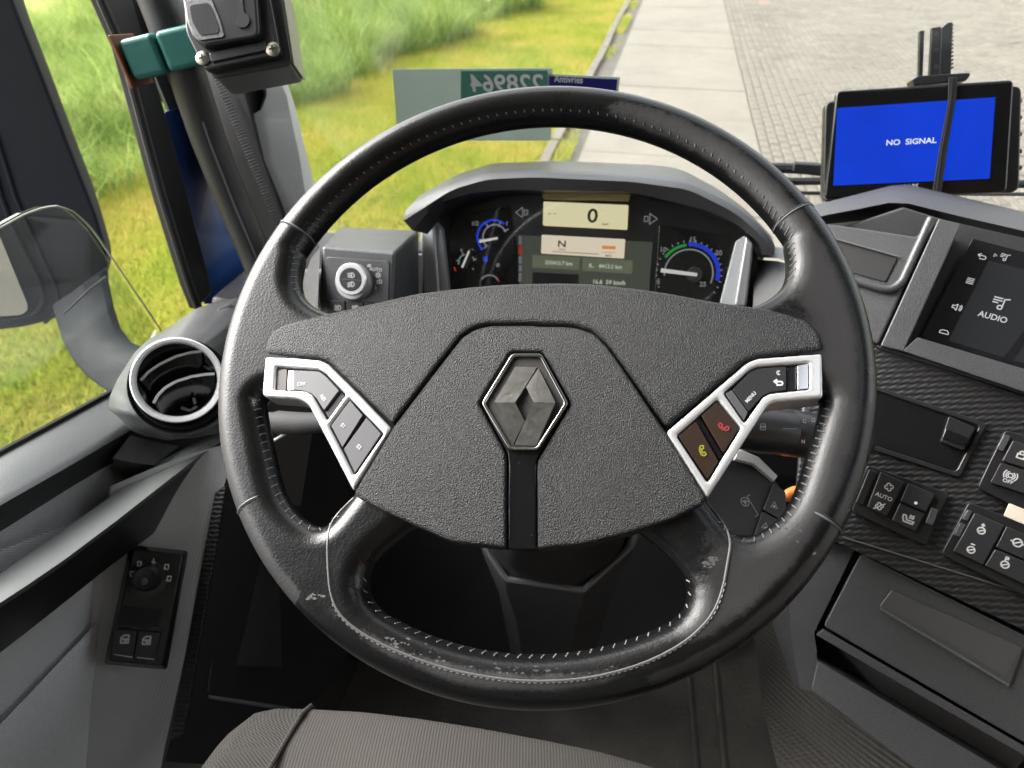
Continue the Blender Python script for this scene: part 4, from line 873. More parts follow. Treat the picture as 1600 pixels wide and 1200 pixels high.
lettering('16.6  59 km/h', FP, 952, 441, 7, M['lcd_text'], b3, h=-.0008, dirpx=(10, .5))
for y0, y1, m_ in ((368, 382, 'grey_print'), (384, 398, 'dial_red'), (400, 412, 'grey_print'), (414, 424, 'grey_print'), (426, 440, 'grey_print')):
    MB().prism(FP, FP.poly([(810, y0), (815, y0), (815, y1), (810, y1)]), -.002, -.0006).build('level_segment', M[m_], cl_)
symbol('arrow_l', FP, 815, 332, 21, M['scale'], cl_, h=-.0055, lw=.13); symbol('arrow_r', FP, 1017, 342, 22, M['scale'], cl_, h=-.0055, lw=.13)
MB().prism(FP, FP.poly([(668, 345), (700, 322), (760, 305), (1000, 305), (1105, 326), (1160, 360), (1150, 500), (690, 500)], .02), .019, .0205).build('cover_lens', M['lens'], cl_, smooth=False)
def arc(cx, cy, r, a0, a1, w, m, h=-.0036, name='scale_arc'):
    k = FP.scale(cx, cy); c = FP.p(cx, cy); A = np.radians(np.linspace(a0, a1, 28))
    o = [c+np.array([cos(a), sin(a)])*(r+w/2)*k for a in A]; i_ = [c+np.array([cos(a), sin(a)])*(r-w/2)*k for a in A[::-1]]
    return MB().prism(FP, o+i_, h, h+.0004).build(name, M[m], cl_, smooth=False)
def tick(cx, cy, r0, r1, a, w, m='scale', h=-.0035, name='tick'):
    k = FP.scale(cx, cy); c = FP.p(cx, cy); e = np.array([cos(radians(a)), sin(radians(a))]); s = np.array([-e[1], e[0]])*w*k/2
    return MB().prism(FP, [c+e*r0*k-s, c+e*r0*k+s, c+e*r1*k+s, c+e*r1*k-s], h, h+.0005).build(name, M[m], cl_, smooth=False)
def needle(cx, cy, a, r0, r1, w, h=.004):
    k = FP.scale(cx, cy); c = FP.p(cx, cy); e = np.array([cos(radians(a)), sin(radians(a))]); s = np.array([-e[1], e[0]])*w*k/2
    MB().lathe(FP, c, [(w*1.9*k, -.004), (w*1.7*k, h)], 24, cap1=True).build('needle_hub', M['matt'], cl_)
    MB().prism(FP, [c+e*r0*k-s*.8, c+e*r0*k+s*.8, c+e*r1*k+s, c+e*r1*k-s], h, h+.0012).build('needle', M['needle'], cl_, bevel=.0004)
# fuel
arc(772, 370, 19, 30, 235, 2.2, 'scale'); arc(770, 370, 26, 55, 235, 3.6, 'dial_blue'); needle(776, 373, 196, -3, 27, 4.2)
for a in (35, 75, 130, 195, 232): tick(772, 370, 17, 25, a, 2)
lettering('1/2', FP, 743, 349, 7, M['scale'], cl_, h=-.0035); lettering('1', FP, 792, 349, 7, M['scale'], cl_, h=-.0035); MB().prism(FP, FP.poly([(754, 400), (761, 401), (761, 409), (754, 408)]), -.004, -.003).build('pump_symbol', M['dial_blue'], cl_)
# pressure and temperature
arc(728, 410, 13, 20, 200, 1.8, 'scale'); needle(733, 396, 252, -4, 24, 3.4); arc(721, 415, 13, 195, 225, 2.5, 'dial_red')
for a in (25, 70, 120, 175): tick(728, 410, 11, 17, a, 1.6)
lettering('0', FP, 721, 391, 5, M['scale'], cl_, h=-.0035); lettering('12', FP, 737, 391, 5, M['scale'], cl_, h=-.0035); lettering('4', FP, 739, 420, 4, M['scale'], cl_, h=-.0035)
arc(764, 446, 16, 40, 150, 2, 'scale'); arc(764, 446, 16, 25, 40, 2.6, 'dial_red')
MB().lathe(FP, FP.p(777, 414), [(.0028, -.004), (.0024, -.002)], 16, cap1=True).build('reset_pin', M['grey'], cl_)
# rev counter
arc(1076, 427, 37, -18, 192, 2.4, 'scale'); arc(1076, 427, 44, 102, 152, 4.5, 'dial_green'); arc(1076, 427, 45, -8, 98, 6.5, 'dial_blue'); needle(1085, 429, 179, -4, 52, 6.5)
for k in range(24): tick(1076, 427, 48, 51.5, -30+k*10.5, 1.6)
for s_, x, y in (('10', 1037, 390), ('15', 1083, 374), ('20', 1123, 395), ('25', 1098, 444), ('5', 1029, 440)): lettering(s_, FP, x, y, 8, M['scale'], cl_, h=-.0035, dirpx=(10, .5))

# ------------------------------------------------------------------ centre stack, turned towards the driver
SP = PL(D(1400, 640, .62), (.905, -.419, -.08), (.293, .607, .739))
def pr(pts, h0, h1, name, m, parent, r=.003, bevel=.001): return MB().prism(SP, round_poly(SP.poly(pts, h1), r) if r else SP.poly(pts, h1), h0, h1).build(name, M[m] if isinstance(m, str) else m, parent, bevel=bevel)
def hole(outer, inner, h0, h1, name, m, parent, r=.004, n=60, bevel=.0012):
    """a frame between two outlines, both resampled from the same corner order"""
    def rs(p): q = round_poly(SP.poly(p, h1), r, 6); return list(q)
    o, i_ = rs(outer), rs(inner); return MB().frame(SP, o, i_, h0, h1).build(name, M[m], parent, bevel=bevel)
cs = thing('centre_stack', 'black centre console with carbon weave panel and switch blocks', 'console', SP.wp(1420, 900)*np.array([1, 1, 0])+np.array([0, 0, -.75]))
# carcass behind everything
MB().prism(SP, SP.poly([(1262, 420), (1300, 330), (1420, 290), (1720, 380), (1720, 1100), (1560, 1300), (1225, 940), (1245, 700)]), -.20, -.045).build('carcass', M['dash_dark'], cs, bevel=.004)
# carbon panel in pieces round the openings
pr([(1285, 505), (1369, 541), (1720, 660), (1720, 1046), (1600, 985), (1335, 860), (1235, 815)], -.045, -.006, 'carbon_panel', 'carbon', cs, r=.002)
MB().tube([SP.wp(1369, 541, -.004), SP.wp(1600, 614, -.004), SP.wp(1720, 655, -.004)], .0014, 6).build('panel_seam', M['matt'], cs)
MB().tube([SP.wp(1316, 839, -.005), SP.wp(1600, 927, -.005)], .0008, 6).build('panel_edge', M['dash_grey'], cs)
# ash tray / pocket lid
ashp = [(1330, 592), (1369, 603), (1543, 661), (1500, 747), (1369, 705), (1325, 690)]
hole(ashp, [(1336, 600), (1372, 611), (1531, 665), (1494, 737), (1371, 697), (1332, 684)], -.006, -.002, 'pocket_rim', 'black', cs)
pr([(1336, 600), (1372, 611), (1531, 665), (1494, 737), (1371, 697), (1332, 684)], -.006, -.0045, 'pocket_lid', 'gloss', cs)
pr([(1483, 650), (1524, 668), (1505, 704), (1470, 690)], -.0045, .002, 'lid_catch', 'black', cs, r=.0015)
pr([(1478, 669), (1515, 684), (1508, 697), (1472, 684)], .002, .004, 'catch_tab', 'gloss', cs, r=.001)
# switch blocks
def block(outline, inner, name='switch_block'):
    b = pr(outline, -.006, .001, name, 'black', cs, r=.004); return b
A = block([(1355, 726), (1483, 770), (1447, 853), (1330, 800)], None)
def rocker(pts, b, m='button', h=.0045): return pr(pts, .001, h, 'rocker', m, b, r=.0012, bevel=.0008)
rocker([(1376, 737), (1414, 754), (1385, 807), (1355, 792)], A); rocker([(1419, 755), (1461, 772), (1446, 800), (1407, 783)], A, h=.0055); rocker([(1406, 786), (1445, 803), (1430, 831), (1394, 813)], A, h=.0045)
rocker([(1358, 733), (1371, 738), (1348, 790), (1337, 785)], A, 'black', .0025)
pr([(1455, 793), (1467, 797), (1458, 822), (1446, 817)], .001, .0035, 'blank_tab', 'dash', A, r=.001)
sd_ = (10, 3.6)
symbol('fan', SP, 1389, 761, 17, M['white_print'], A, h=.0049, dirpx=sd_, lw=.2); lettering('AUTO', SP, 1381, 776, 6.5, M['white_print'], A, h=.0049, dirpx=(10, 4)); symbol('fan_off', SP, 1374, 791, 16, M['white_print'], A, h=.0049, dirpx=sd_, lw=.2)
MB().lathe(SP, SP.p(1431, 786, .0055), [(.0013, .0055), (.0011, .0062)], 12, cap1=True).build('indicator', M['touch_text'], A); symbol('seat_heat', SP, 1419, 812, 18, M['white_print'], A, h=.0049, dirpx=sd_, lw=.24)
Bk = block([(1571, 671), (1720, 720), (1700, 850), (1527, 762)], None)
rocker([(1583, 688), (1680, 722), (1665, 752), (1566, 720)], Bk); rocker([(1564, 723), (1664, 755), (1645, 785), (1548, 754)], Bk)
pr([(1569, 678), (1580, 682), (1568, 706), (1556, 702)], .001, .003, 'blank_tab', 'dash', Bk, r=.001)
symbol('lock', SP, 1596, 711, 16, M['white_print'], Bk, h=.0049, dirpx=sd_, lw=.26); symbol('brake', SP, 1579, 743, 19, M['white_print'], Bk, h=.0049, dirpx=sd_, lw=.18); lettering('OFF', SP, 1575, 752, 6, M['white_print'], Bk, h=.0049, dirpx=(10, 3.4))
Ck = block([(1514, 784), (1720, 868), (1700, 980), (1470, 866)], None)
rocker([(1523, 801), (1570, 821), (1536, 883), (1490, 861)], Ck); rocker([(1573, 822), (1660, 862), (1643, 893), (1556, 855)], Ck); rocker([(1555, 858), (1642, 895), (1625, 925), (1539, 884)], Ck)
pr([(1512, 796), (1520, 799), (1512, 815), (1503, 811)], .001, .003, 'blank_tab', 'dash', Ck, r=.001); pr([(1500, 816), (1510, 820), (1500, 840), (1490, 836)], .001, .003, 'blank_tab', 'dash', Ck, r=.001)
symbol('gauge_plus', SP, 1534, 827, 18, M['white_print'], Ck, h=.0049, dirpx=sd_, lw=.22); symbol('gauge_minus', SP, 1518, 857, 18, M['white_print'], Ck, h=.0049, dirpx=sd_, lw=.22)
symbol('gauge', SP, 1590, 848, 20, M['white_print'], Ck, h=.0049, dirpx=sd_, lw=.22); symbol('gauge_r', SP, 1571, 880, 19, M['white_print'], Ck, h=.0049, dirpx=sd_, lw=.22)
pr([(1577, 786), (1680, 828), (1672, 850), (1568, 806)], .001, .0022, 'cream_tag', 'cream', Ck, r=.001)

# touch screen in its deep grey frame
ts = thing('touch_screen', 'dark touch screen reading AUDIO in a grey moulded frame', 'touch screen', SP.wp(1480, 560))
pr([(1467, 341), (1502, 349), (1412, 549), (1376, 540)], -.045, .004, 'frame_upright', 'dash', ts, r=.0015, bevel=.0015)
pr([(1434, 527), (1720, 612), (1720, 655), (1600, 612), (1411, 548)], -.045, .004, 'frame_foot', 'dash', ts, r=.001, bevel=.0015)
pr([(1500, 349), (1700, 395), (1700, 640), (1411, 548)], -.045, -.034, 'frame_well', 'dash_dark', ts, r=0, bevel=0)
gls = pr([(1520, 372), (1720, 425), (1720, 620), (1440, 526)], -.034, -.024, 'screen_glass', 'touch', ts, r=.002)
pr([(1545, 407), (1720, 452), (1720, 605), (1482, 532)], -.024, -.0236, 'audio_tile', 'touch_tile', ts, r=0, bevel=0)
pr([(1606, 508), (1620, 512), (1580, 566), (1566, 562)], -.0236, -.0234, 'tile_gap', 'touch', ts, r=0, bevel=0)
for k, x, y, z in (('back', 1534, 401, 15), ('play', 1556, 399, 8), ('music', 1570, 402, 14), ('menu', 1516, 439, 14), ('speaker', 1495, 480, 16), ('cloud', 1475, 519, 15), ('music', 1563, 474, 24)):
    symbol(k, SP, x, y, z, M['touch_text'], ts, h=-.0230, dirpx=(10, 2.6), lw=.17)
lettering('AUDIO', SP, 1551, 495, 10, M['touch_text'], ts, h=-.0230, dirpx=(10, 2.7), stretch=.95)

# hooded top and niche to the left of the screen
tp = thing('console_hood', 'grained dash hood above the touch screen and storage niche', 'dash hood', SP.wp(1300, 345))
t0 = [(1255, 328, .80), (1275, 320, .80), (1330, 306, .81), (1392, 290, .82), (1418, 288, .82), (1500, 307, .80), (1600, 331, .77), (1720, 362, .73)]
t1 = [(1258, 345, .70), (1292, 336, .70), (1340, 327, .70), (1389, 317, .70), (1420, 318, .69), (1500, 338, .67), (1600, 361, .64), (1720, 392, .61)]
tm = [(1256, 336, .735), (1284, 327, .735), (1336, 316, .738), (1390, 303, .74), (1419, 301, .735), (1500, 319, .715), (1600, 342, .685), (1720, 373, .65)]
t2 = [(1262, 372, .80), (1296, 350, .80), (1345, 345, .80), (1395, 345, .80), (1422, 350, .79), (1500, 362, .76), (1600, 385, .73), (1720, 415, .70)]
MB().loft([chain(t) for t in (t0, tm, t1, t2)]).build('hood_shell', M['dash_soft'], tp, angle=30, bevel=.002)
plate([D(*p) for p in ((1240, 338, .84), (1330, 318, .84), (1420, 300, .83), (1470, 345, .80), (1450, 400, .77), (1240, 400, .80))], .01).build('niche_wall', M['matt'], tp)
SF = PL(D(1350, 400, .70), SP.ax, SP.ay*.35+np.array([0, .9, .25]))
MB().prism(SP, SP.poly([(1262, 345), (1300, 349), (1434, 369), (1449, 340), (1463, 342), (1373, 539), (1285, 505), (1258, 420)], -.03), -.08, -.030).build('niche_shelf', M['dash'], tp, bevel=.003)
MB().tube(resample([SP.wp(1455, 342, -.028), SP.wp(1432, 392, -.028), SP.wp(1410, 440, -.028), SP.wp(1396, 452, -.028), SP.wp(1380, 452, -.028), SP.wp(1335, 438, -.028), SP.wp(1300, 428, -.028)], 30), .0042, 10).build('niche_lip', M['dash'], tp)
pr([(1285, 366), (1314, 375), (1404, 400), (1384, 441), (1338, 428), (1285, 412)], -.030, -.0285, 'rubber_mat', 'rubber', tp, r=.003)
MB().tube([SP.wp(1300, 372, -.027), SP.wp(1404, 401, -.027)], .001, 6).build('mat_edge', M['dash_grey'], tp)

# drawer below
dr = thing('storage_unit', 'black storage unit with recessed drawer grip below the switch panel', 'storage unit', SP.wp(1340, 1060))
pr([(1345, 866), (1720, 1052), (1720, 1230), (1287, 978)], -.045, -.014, 'drawer_front', 'dash', dr, r=.003, bevel=.002)
pr([(1394, 921), (1600, 1012), (1578, 1072), (1373, 948)], -.0142, -.0115, 'grip_rim', 'dash', dr, r=.003)
MB().add([SP.wp(1396, 923, -.0112), SP.wp(1595, 1013, -.0112), SP.wp(1572, 1058, -.0112), SP.wp(1380, 946, -.0112)], [(0, 1, 2, 3)]).build('grip_recess', plain('worn grip plastic', (.050, .049, .049), .55, grain=1100, gstr=.5, gdist=.0007), dr)
MB().tube([SP.wp(1376, 951, -.011), SP.wp(1576, 1071, -.011)], .0014, 6).build('grip_edge', M['dash_grey'], dr)
MB().tube([SP.wp(1345, 867, -.0135), SP.wp(1600, 994, -.0135)], .0009, 6).build('drawer_edge', M['dash_grey'], dr)
pr([(1287, 984), (1720, 1236), (1720, 1250), (1275, 992)], -.06, -.012, 'shelf_top', 'dash', dr, r=.001)
pr([(1272, 992), (1720, 1256), (1720, 1340), (1280, 1036)], -.10, -.055, 'shelf_slot', 'matt', dr, r=.001)
pr([(1278, 1033), (1600, 1225), (1560, 1300), (1268, 1078)], -.10, -.012, 'lower_lip', 'dash', dr, r=.002, bevel=.003)
MB().loft([[SP.wp(1337, 855, -.02), SP.wp(1272, 988, -.02), SP.wp(1278, 1040, -.02), SP.wp(1268, 1080, -.02)], [SP.wp(1300, 850, -.03), SP.wp(1232, 935, -.03), SP.wp(1236, 1000, -.03), SP.wp(1250, 1075, -.03)], [SP.wp(1262, 800, -.12), SP.wp(1205, 900, -.12), SP.wp(1208, 980, -.12), SP.wp(1240, 1070, -.12)]]).build('side_cheek', M['matt'], dr)

# ------------------------------------------------------------------ reversing monitor on the dash
mq = [D(1307, 142, .815), D(1585, 124, .775), D(1574, 300, .80), D(1288, 312, .84)]
MO = PL(sum(mq)/4, mq[1]-mq[0], mq[0]-mq[3])
mon = thing('rear_view_monitor', 'black camera monitor with blue NO SIGNAL screen on the dash', 'monitor', MO.wp(1430, 310))
MB().prism(MO, round_poly(MO.poly([(1289, 158), (1598, 132), (1594, 300), (1285, 316)], -.012), .01), -.030, -.012).build('rear_case', M['black'], mon, bevel=.003)
MB().prism(MO, round_poly(MO.poly([(1307, 142), (1585, 124), (1574, 300), (1288, 312)]), .006), -.012, 0).build('bezel', M['gloss'], mon, bevel=.003, seg=3)
sc = MB().prism(MO, MO.poly([(1308, 169), (1555, 152), (1546, 279), (1302, 290)]), 0, .0006).build('screen', M['screen_blue'], mon, smooth=False)
lettering('NO  SIGNAL', MO, 1424, 221, 8.5, M['screen_text'], sc, h=.001, dirpx=(10, -.55), stretch=1.12)
lettering('LABS', MO, 1424, 291, 7, M['white_print'], mon, h=.0006, dirpx=(10, -.4), name='maker_lettering')
for k in range(5): MB().lathe(PL(MO.wp(1594, 158+k*26, -.020), -MO.n, MO.ay), (0, 0), [(.003, -.002), (.0025, .001)], 12, cap1=True).build('side_button', M['black'], mon)
MB().tube(resample([MO.wp(1488, 122, .004), MO.wp(1485, 160, .004), MO.wp(1470, 240, .004), MO.wp(1462, 305, .004)], 14), .0008, 4).build('cable', M['black'], mon)
stp = MO.poly([(1481, 122), (1495, 122), (1492, 160), (1479, 235), (1469, 305), (1455, 305), (1466, 235), (1480, 160)])
MB().prism(MO, stp, .0012, .0034).build('strap', M['rubber'], mon, bevel=.0006)
MB().prism(MO, round_poly(MO.poly([(1425, 124), (1436, 118), (1515, 113), (1517, 117), (1510, 126), (1428, 134)], -.004), .002), -.026, -.004).build('mount_foot', M['black'], mon, bevel=.0015)
for pts in ([(1437, 48), (1445, 47), (1442, 122), (1435, 122)], [(1456, 43), (1471, 41), (1468, 119), (1452, 120)], [(1471, 44), (1481, 35), (1489, 34), (1486, 118), (1468, 119)]):
    MB().prism(MO, MO.poly(pts, -.014), -.020, -.014).build('mount_rail', M['black'], mon, bevel=.0008)
for k in range(12): MB().box(MO.wp(1487.5, 40+k*6, -.017), MO.ax, MO.ay, MO.n, (.0012, .0018, .005)).build('rail_tooth', M['black'], mon)
for y_ in (52, 78, 104): symbol('box', MO, 1463, y_, 6, M['dash_grey'], mon, h=-.0138, lw=.2, name='rail_boss')
MB().tube([MO.wp(1430, 300, -.028), MO.wp(1430, 300, -.028)+np.array([0, 0, -.10]), np.array([MO.wp(1430, 300, -.028)[0], MO.wp(1430, 300, -.028)[1], -.232])], .012, 12).build('monitor_stand', M['black'], mon)

# ------------------------------------------------------------------ column, stalks
colm = thing('steering_column', 'black steering column shroud with folded boot under the wheel', 'steering column', D(860, 1000, .95))
rim_px = [(748, 842), (762, 872), (789, 912), (912, 930), (988, 862), (1000, 835), (900, 800), (800, 800)]
R0 = [D(x, y, .86) for x, y in rim_px]; cR = sum(R0)/8
def ringz(sc, dz, dn=0): return [cR+(p-cR)*sc+np.array([0, dn, dz]) for p in R0]
MB().loft([ringz(.86, -.004), ringz(.90, .006), ringz(.97, .006), ringz(1.0, 0), ringz(.97, -.02), ringz(.80, -.12, .02), ringz(.62, -.35, .05)], closed=True).build('shroud', M['dash'], colm, bevel=.002)
MB().tube(resample(ringz(.97, .007)+[ringz(.97, .007)[0]], 60), .0045, 8, closed=False).build('shroud_rim', M['dash_grey'], colm)
NB = 40; secs = []
hub = np.array([0, .06, -.085])
rb = np.array(resample(R0+[R0[0]], NB+1))[:-1]
for k in range(9):
    t = k/8; c = cR*(1-t)+hub*t; sc = .88-.35*t+.05*sin(k*2.4)
    secs.append([c+(p-cR)*sc*(1+.04*sin(5*a/NB*2*pi+k*.9)) for a, p in enumerate(rb)])
MB().loft(secs, closed=True).build('boot', plain('folded boot cloth', (.022, .022, .022), .4, grain=300, gstr=.4, gdist=.0008), colm)
MB().tube([np.array([0, .05, -.07]), np.array([0, .20, -.28])], .035, 20).build('column_tube', M['matt'], colm)

gs = thing('gear_stalk', 'black rotary gear stalk marked N right of the column', 'stalk', D(1230, 710, .60))
a, b = D(1130, 664, .57), D(1340, 690, .60); ax = (b-a)/np.linalg.norm(b-a)
GP = PL(a, np.cross(ax, [0, 0, 1.]), np.cross(np.cross(ax, [0, 0, 1.]), -ax)*-1)
if GP.n @ ax < 0: GP = PL(a, GP.ay, GP.ax)
MB().lathe(GP, (0, 0), [(.012, -.05), (.0165, .0), (.0195, .035), (.0198, .058)], 32, cap0=True, cap1=True).build('stalk_body', M['black'], gs)
MB().lathe(GP, (0, 0), [(.0192, .058), (.0196, .059), (.0196, .078)], 32, cap1=True).build('selector_ring', M['black'], gs)
MB().lathe(GP, (0, 0), [(.0188, .078), (.0192, .079), (.0185, .125), (.013, .135)], 32, cap1=True).build('stalk_end', M['black'], gs)
GF = PL(D(1200, 668, .548), b-a, np.cross(VN, b-a) if False else CU)
lettering('N', GF, 1255, 690, 6, M['white_print'], gs, h=.002); symbol('box', GF, 1192, 667, 13, M['white_print'], gs, h=.001, lw=.12); lettering('A/M', GF, 1192, 667, 4.5, M['white_print'], gs, h=.0012)
symbol('bar', GF, 1234, 670, 25, M['grey_print'], gs, h=.001, lw=.06); symbol('box', GF, 1257, 658, 7, M['white_print'], gs, h=.003, lw=.3); symbol('box', GF, 1271, 656, 7, M['white_print'], gs, h=.003, lw=.3)

pod = thing('column_switch_pod', 'black column switch pod with steering lock symbol and plus minus buttons', 'switch pod', D(1165, 840, .60))
pq_ = [D(1110, 770, .585), D(1235, 790, .585), D(1200, 845, .575), D(1130, 690, .60)]
PO = PL(D(1165, 780, .58), D(1215, 800, .582)-D(1115, 760, .582), D(1160, 700, .60)-D(1165, 840, .565))
MB().prism(PO, round_poly(PO.poly([(1090, 720), (1150, 706), (1180, 716), (1214, 752), (1226, 768), (1228, 800), (1208, 832), (1176, 842), (1120, 836), (1085, 790)]), .004), -.030, 0).build('pod_shell', M['black'], pod, bevel=.003, seg=3)
MB().prism(PO, PO.poly([(1148, 707), (1154, 704), (1182, 716), (1212, 746), (1206, 754), (1174, 727), (1145, 720)]), -.002, .004).build('pale_edge', M['grey'], pod, bevel=.001)
MB().prism(PO, round_poly(PO.poly([(1207, 756), (1225, 770), (1226, 797), (1214, 812), (1190, 798)]), .002), 0, .003).build('pod_button', M['button'], pod, bevel=.0008)
MB().prism(PO, round_poly(PO.poly([(1189, 800), (1213, 814), (1200, 834), (1176, 838)]), .002), 0, .003).build('pod_button', M['button'], pod, bevel=.0008)
symbol('wheel', PO, 1164, 784, 16, M['grey_print'], pod, h=.0004, lw=.16); symbol('bracket', PO, 1176, 790, 36, M['grey_print'], pod, h=.0004, lw=.06, dirpx=(10, -5))
symbol('tri', PO, 1210, 789, 13, M['grey_print'], pod, h=.0034, lw=.16, dirpx=(10, 3)); symbol('plus', PO, 1210, 791, 10, M['white_print'], pod, h=.0036, lw=.3)
symbol('tri', PO, 1196, 822, 13, M['grey_print'], pod, h=.0034, lw=.16, dirpx=(10, 4)); symbol('minus', PO, 1196, 824, 10, M['white_print'], pod, h=.0036, lw=.3)
ob = MB().tube(resample([D(1226, 778, .615), D(1236, 772, .615), D(1256, 764, .615)], 8), [.004, .0052, .0056, .0056, .0056, .005, .0045, .003], 12).build('orange_stalk_tip', M['orange'])
tag(ob, 'orange tip of a control stalk behind the wheel rim', 'stalk')
ls = thing('indicator_stalk', 'dark indicator stalk in the shadow behind the left spoke', 'stalk', D(470, 690, .62))
MB().tube([D(520, 660, .60), D(470, 662, .615), D(435, 660, .63)], [.008, .010, .0105], 16).build('stalk_body', M['matt'], ls)
MB().tube([D(435, 660, .63), D(405, 658, .64)], [.0095, .008], 16).build('stalk_end', M['matt'], ls)
MB().tube([D(425, 690, .64), D(448, 676, .63)], .0015, 6).build('stalk_mark', M['grey'], ls)

# ------------------------------------------------------------------ seat and floor mat
seat = thing('driver_seat', 'brown grey cloth driver seat with ribbed centre cushion', 'seat', (0, -.4, -.75))
fe = [(300, 1215), (345, 1152), (385, 1121), (420, 1114), (470, 1115), (560, 1120), (650, 1131), (750, 1147), (850, 1166), (940, 1185), (1020, 1208), (1100, 1240)]
def zz(pts, z): return [atZ(px, py, z) for px, py in pts]
top = [atZ(px, py+4, -.300) for px, py in fe]; lipp = [p+np.array([0, .018, -.014]) for p in top]; low = [p+np.array([0, .020, -.10]) for p in top]
b1_ = [p+np.array([0, -.05, .012]) for p in top]; b2_ = [p+np.array([0, -.30, .0]) for p in top]
def sub(L, i, j): return [L[k] for k in range(i, j)]
for nm, i, j, m_ in (('side_bolster', 0, 5, 'seat_side'), ('seat_cushion', 4, 12, 'seat_rib')):
    secs = [resample(sub(L, i, j), 30) for L in (low, lipp, top, b1_, b2_)]; secs = [[np.array(q) for q in s] for s in secs]
    MB().loft([list(x) for x in zip(*[chaikin(list(col), 2, closed=False) for col in zip(*secs)])]).build(nm, M[m_], seat, angle=80)
MB().tube(resample([p+np.array([0, .0, .001]) for p in (low[4], lipp[4], top[4], b1_[4], b2_[4])], 24), .0022, 8).build('piping', M['seat_side'], seat)
MB().box((0, -.55, -.52), (1, 0, 0), (0, 1, 0), (0, 0, 1), (.40, .45, .40)).build('seat_base', M['matt'], seat, bevel=.02)
fm = thing('floor_mat', 'dusty ribbed rubber floor mat in the footwell', 'floor mat', (.25, .1, -.75))
MB().box((.25, .16, -.745), (1, 0, 0), (0, 1, 0), (0, 0, 1), (1.1, .9, .008)).build('mat_sheet', M['mat'], fm, bevel=.003)
for k in range(2): MB().tube([np.array([.26+k*.03, -.28, -.740]), np.array([.19+k*.05, .58, -.740])], .004, 6).build('mat_rib', M['mat'], fm)
# engine tunnel side with knobbly carpet
NT = 14
MB().loft([[atZ(1180, 940, -.62)+np.array([.0, .3, -.12]), atZ(1180, 1010, -.6), atZ(1190, 1100, -.56), atZ(1230, 1260, -.5)], [D(1250, 930, .80), D(1270, 1020, .76), D(1310, 1110, .72), D(1400, 1260, .66)], [D(1330, 1000, .74), D(1340, 1080, .70), D(1400, 1160, .66), D(1500, 1260, .62)]]).build('tunnel_carpet', weave('knobbly rubber carpet', (.008, .0075, .007), (.04, .037, .033), 760, .55, 1.0), fm)

# ------------------------------------------------------------------ steering wheel
TAU, PHI = radians(35.7936), radians(7.4601)
_v = np.array([0, cos(TAU), sin(TAU)]); _x = np.array([1., 0, 0])
WP = PL((0, 0, 0), cos(PHI)*_x+sin(PHI)*_v, -sin(PHI)*_x+cos(PHI)*_v)      # wheel plane, normal to the driver
sw = thing('steering_wheel', 'black leather steering wheel with worn rim and silver button bezels', 'steering wheel', (0, 0, -.14))
RM, RC = .2125, .0155; RO = RM+RC
up_l = [(-.1895, .062), (-.1795, .052), (-.168, .042), (-.157, .035), (-.12, .028), (-.06, .03)]
opx = [WP.p(x, y, 0) for x, y in ((478, 420), (473, 440), (477, 459), (497, 489))]
top_arc = [(.1968*cos(radians(a)), .1968*sin(radians(a))) for a in np.linspace(25, 155, 40)]
OPEN_T = [np.array(p) for p in top_arc]+chaikin([(-.1775, .0805), (-.1782, .060), (-.172, .045), (-.156, .034), (-.13, .027), (-.06, .026), (.06, .026), (.13, .027), (.156, .034), (.172, .045), (.1782, .060), (.1775, .0805)], 2, closed=False)
sl = [(.1925, -.030), (.1885, -.045), (.1805, -.066), (.1685, -.098), (.158, -.112), (.144, -.1215), (.134, -.1235), (.127, -.117), (.110, -.092), (.122, -.055), (.140, -.034), (.160, -.026)]
OPEN_R = chaikin(sl, 2); OPEN_L = [np.array([-p[0], p[1]]) for p in OPEN_R]
ba = [(.1965*cos(radians(a)), .1965*sin(radians(a))) for a in np.linspace(-66, -114, 14)]
bo = [(.0, -.108), (.060, -.112), (.080, -.127), (.0945, -.1395), (.1015, -.151), (.1005, -.164), (.092, -.1735)]
OPEN_B = [np.array(p) for p in bo]+[np.array(p) for p in ba]+[np.array([-p[0], p[1]]) for p in bo[::-1][:-1]]
OPEN_B = chaikin(OPEN_B, 1)
def body_d(X, Y):
    d = RO-np.hypot(X, Y)
    for P in (OPEN_T, OPEN_R, OPEN_L, OPEN_B): d = np.minimum(d, -poly_dist(P, X, Y))
    return d
def surf_h(a, b):
    d = float(body_d(np.array([[a]]), np.array([[b]]))[0, 0]); k = RC-min(max(d, 0), RC); return math.sqrt(max(RC*RC-k*k, 0))
def ons(px, py, lift=0.):
    h = .012
    for _ in range(6):
        a, b = WP.p(px, py, h+lift); h = .5*h+.5*surf_h(a, b)
    a, b = WP.p(px, py, h+lift); return WP.w(a, b, h+lift)
st = .00135; g = np.arange(-.2325, .2326, st); gz = np.arange(-.0185, .0186, st)
X, Y = np.meshgrid(g, g, indexing='ij'); d2 = body_d(X, Y); k2 = RC-np.minimum(d2, RC)
Fv = np.sqrt(k2[..., None]**2+gz[None, None, :]**2)-RC
V, Q = nets(Fv.astype(np.float64), (g[0], g[0], gz[0]), st)
Wv = WP.o+V[:, :1]*WP.ax+V[:, 1:2]*WP.ay+V[:, 2:]*WP.n
rim = mk('rim', Wv, Q.tolist(), M['leather'], sw, angle=180, weld=False)
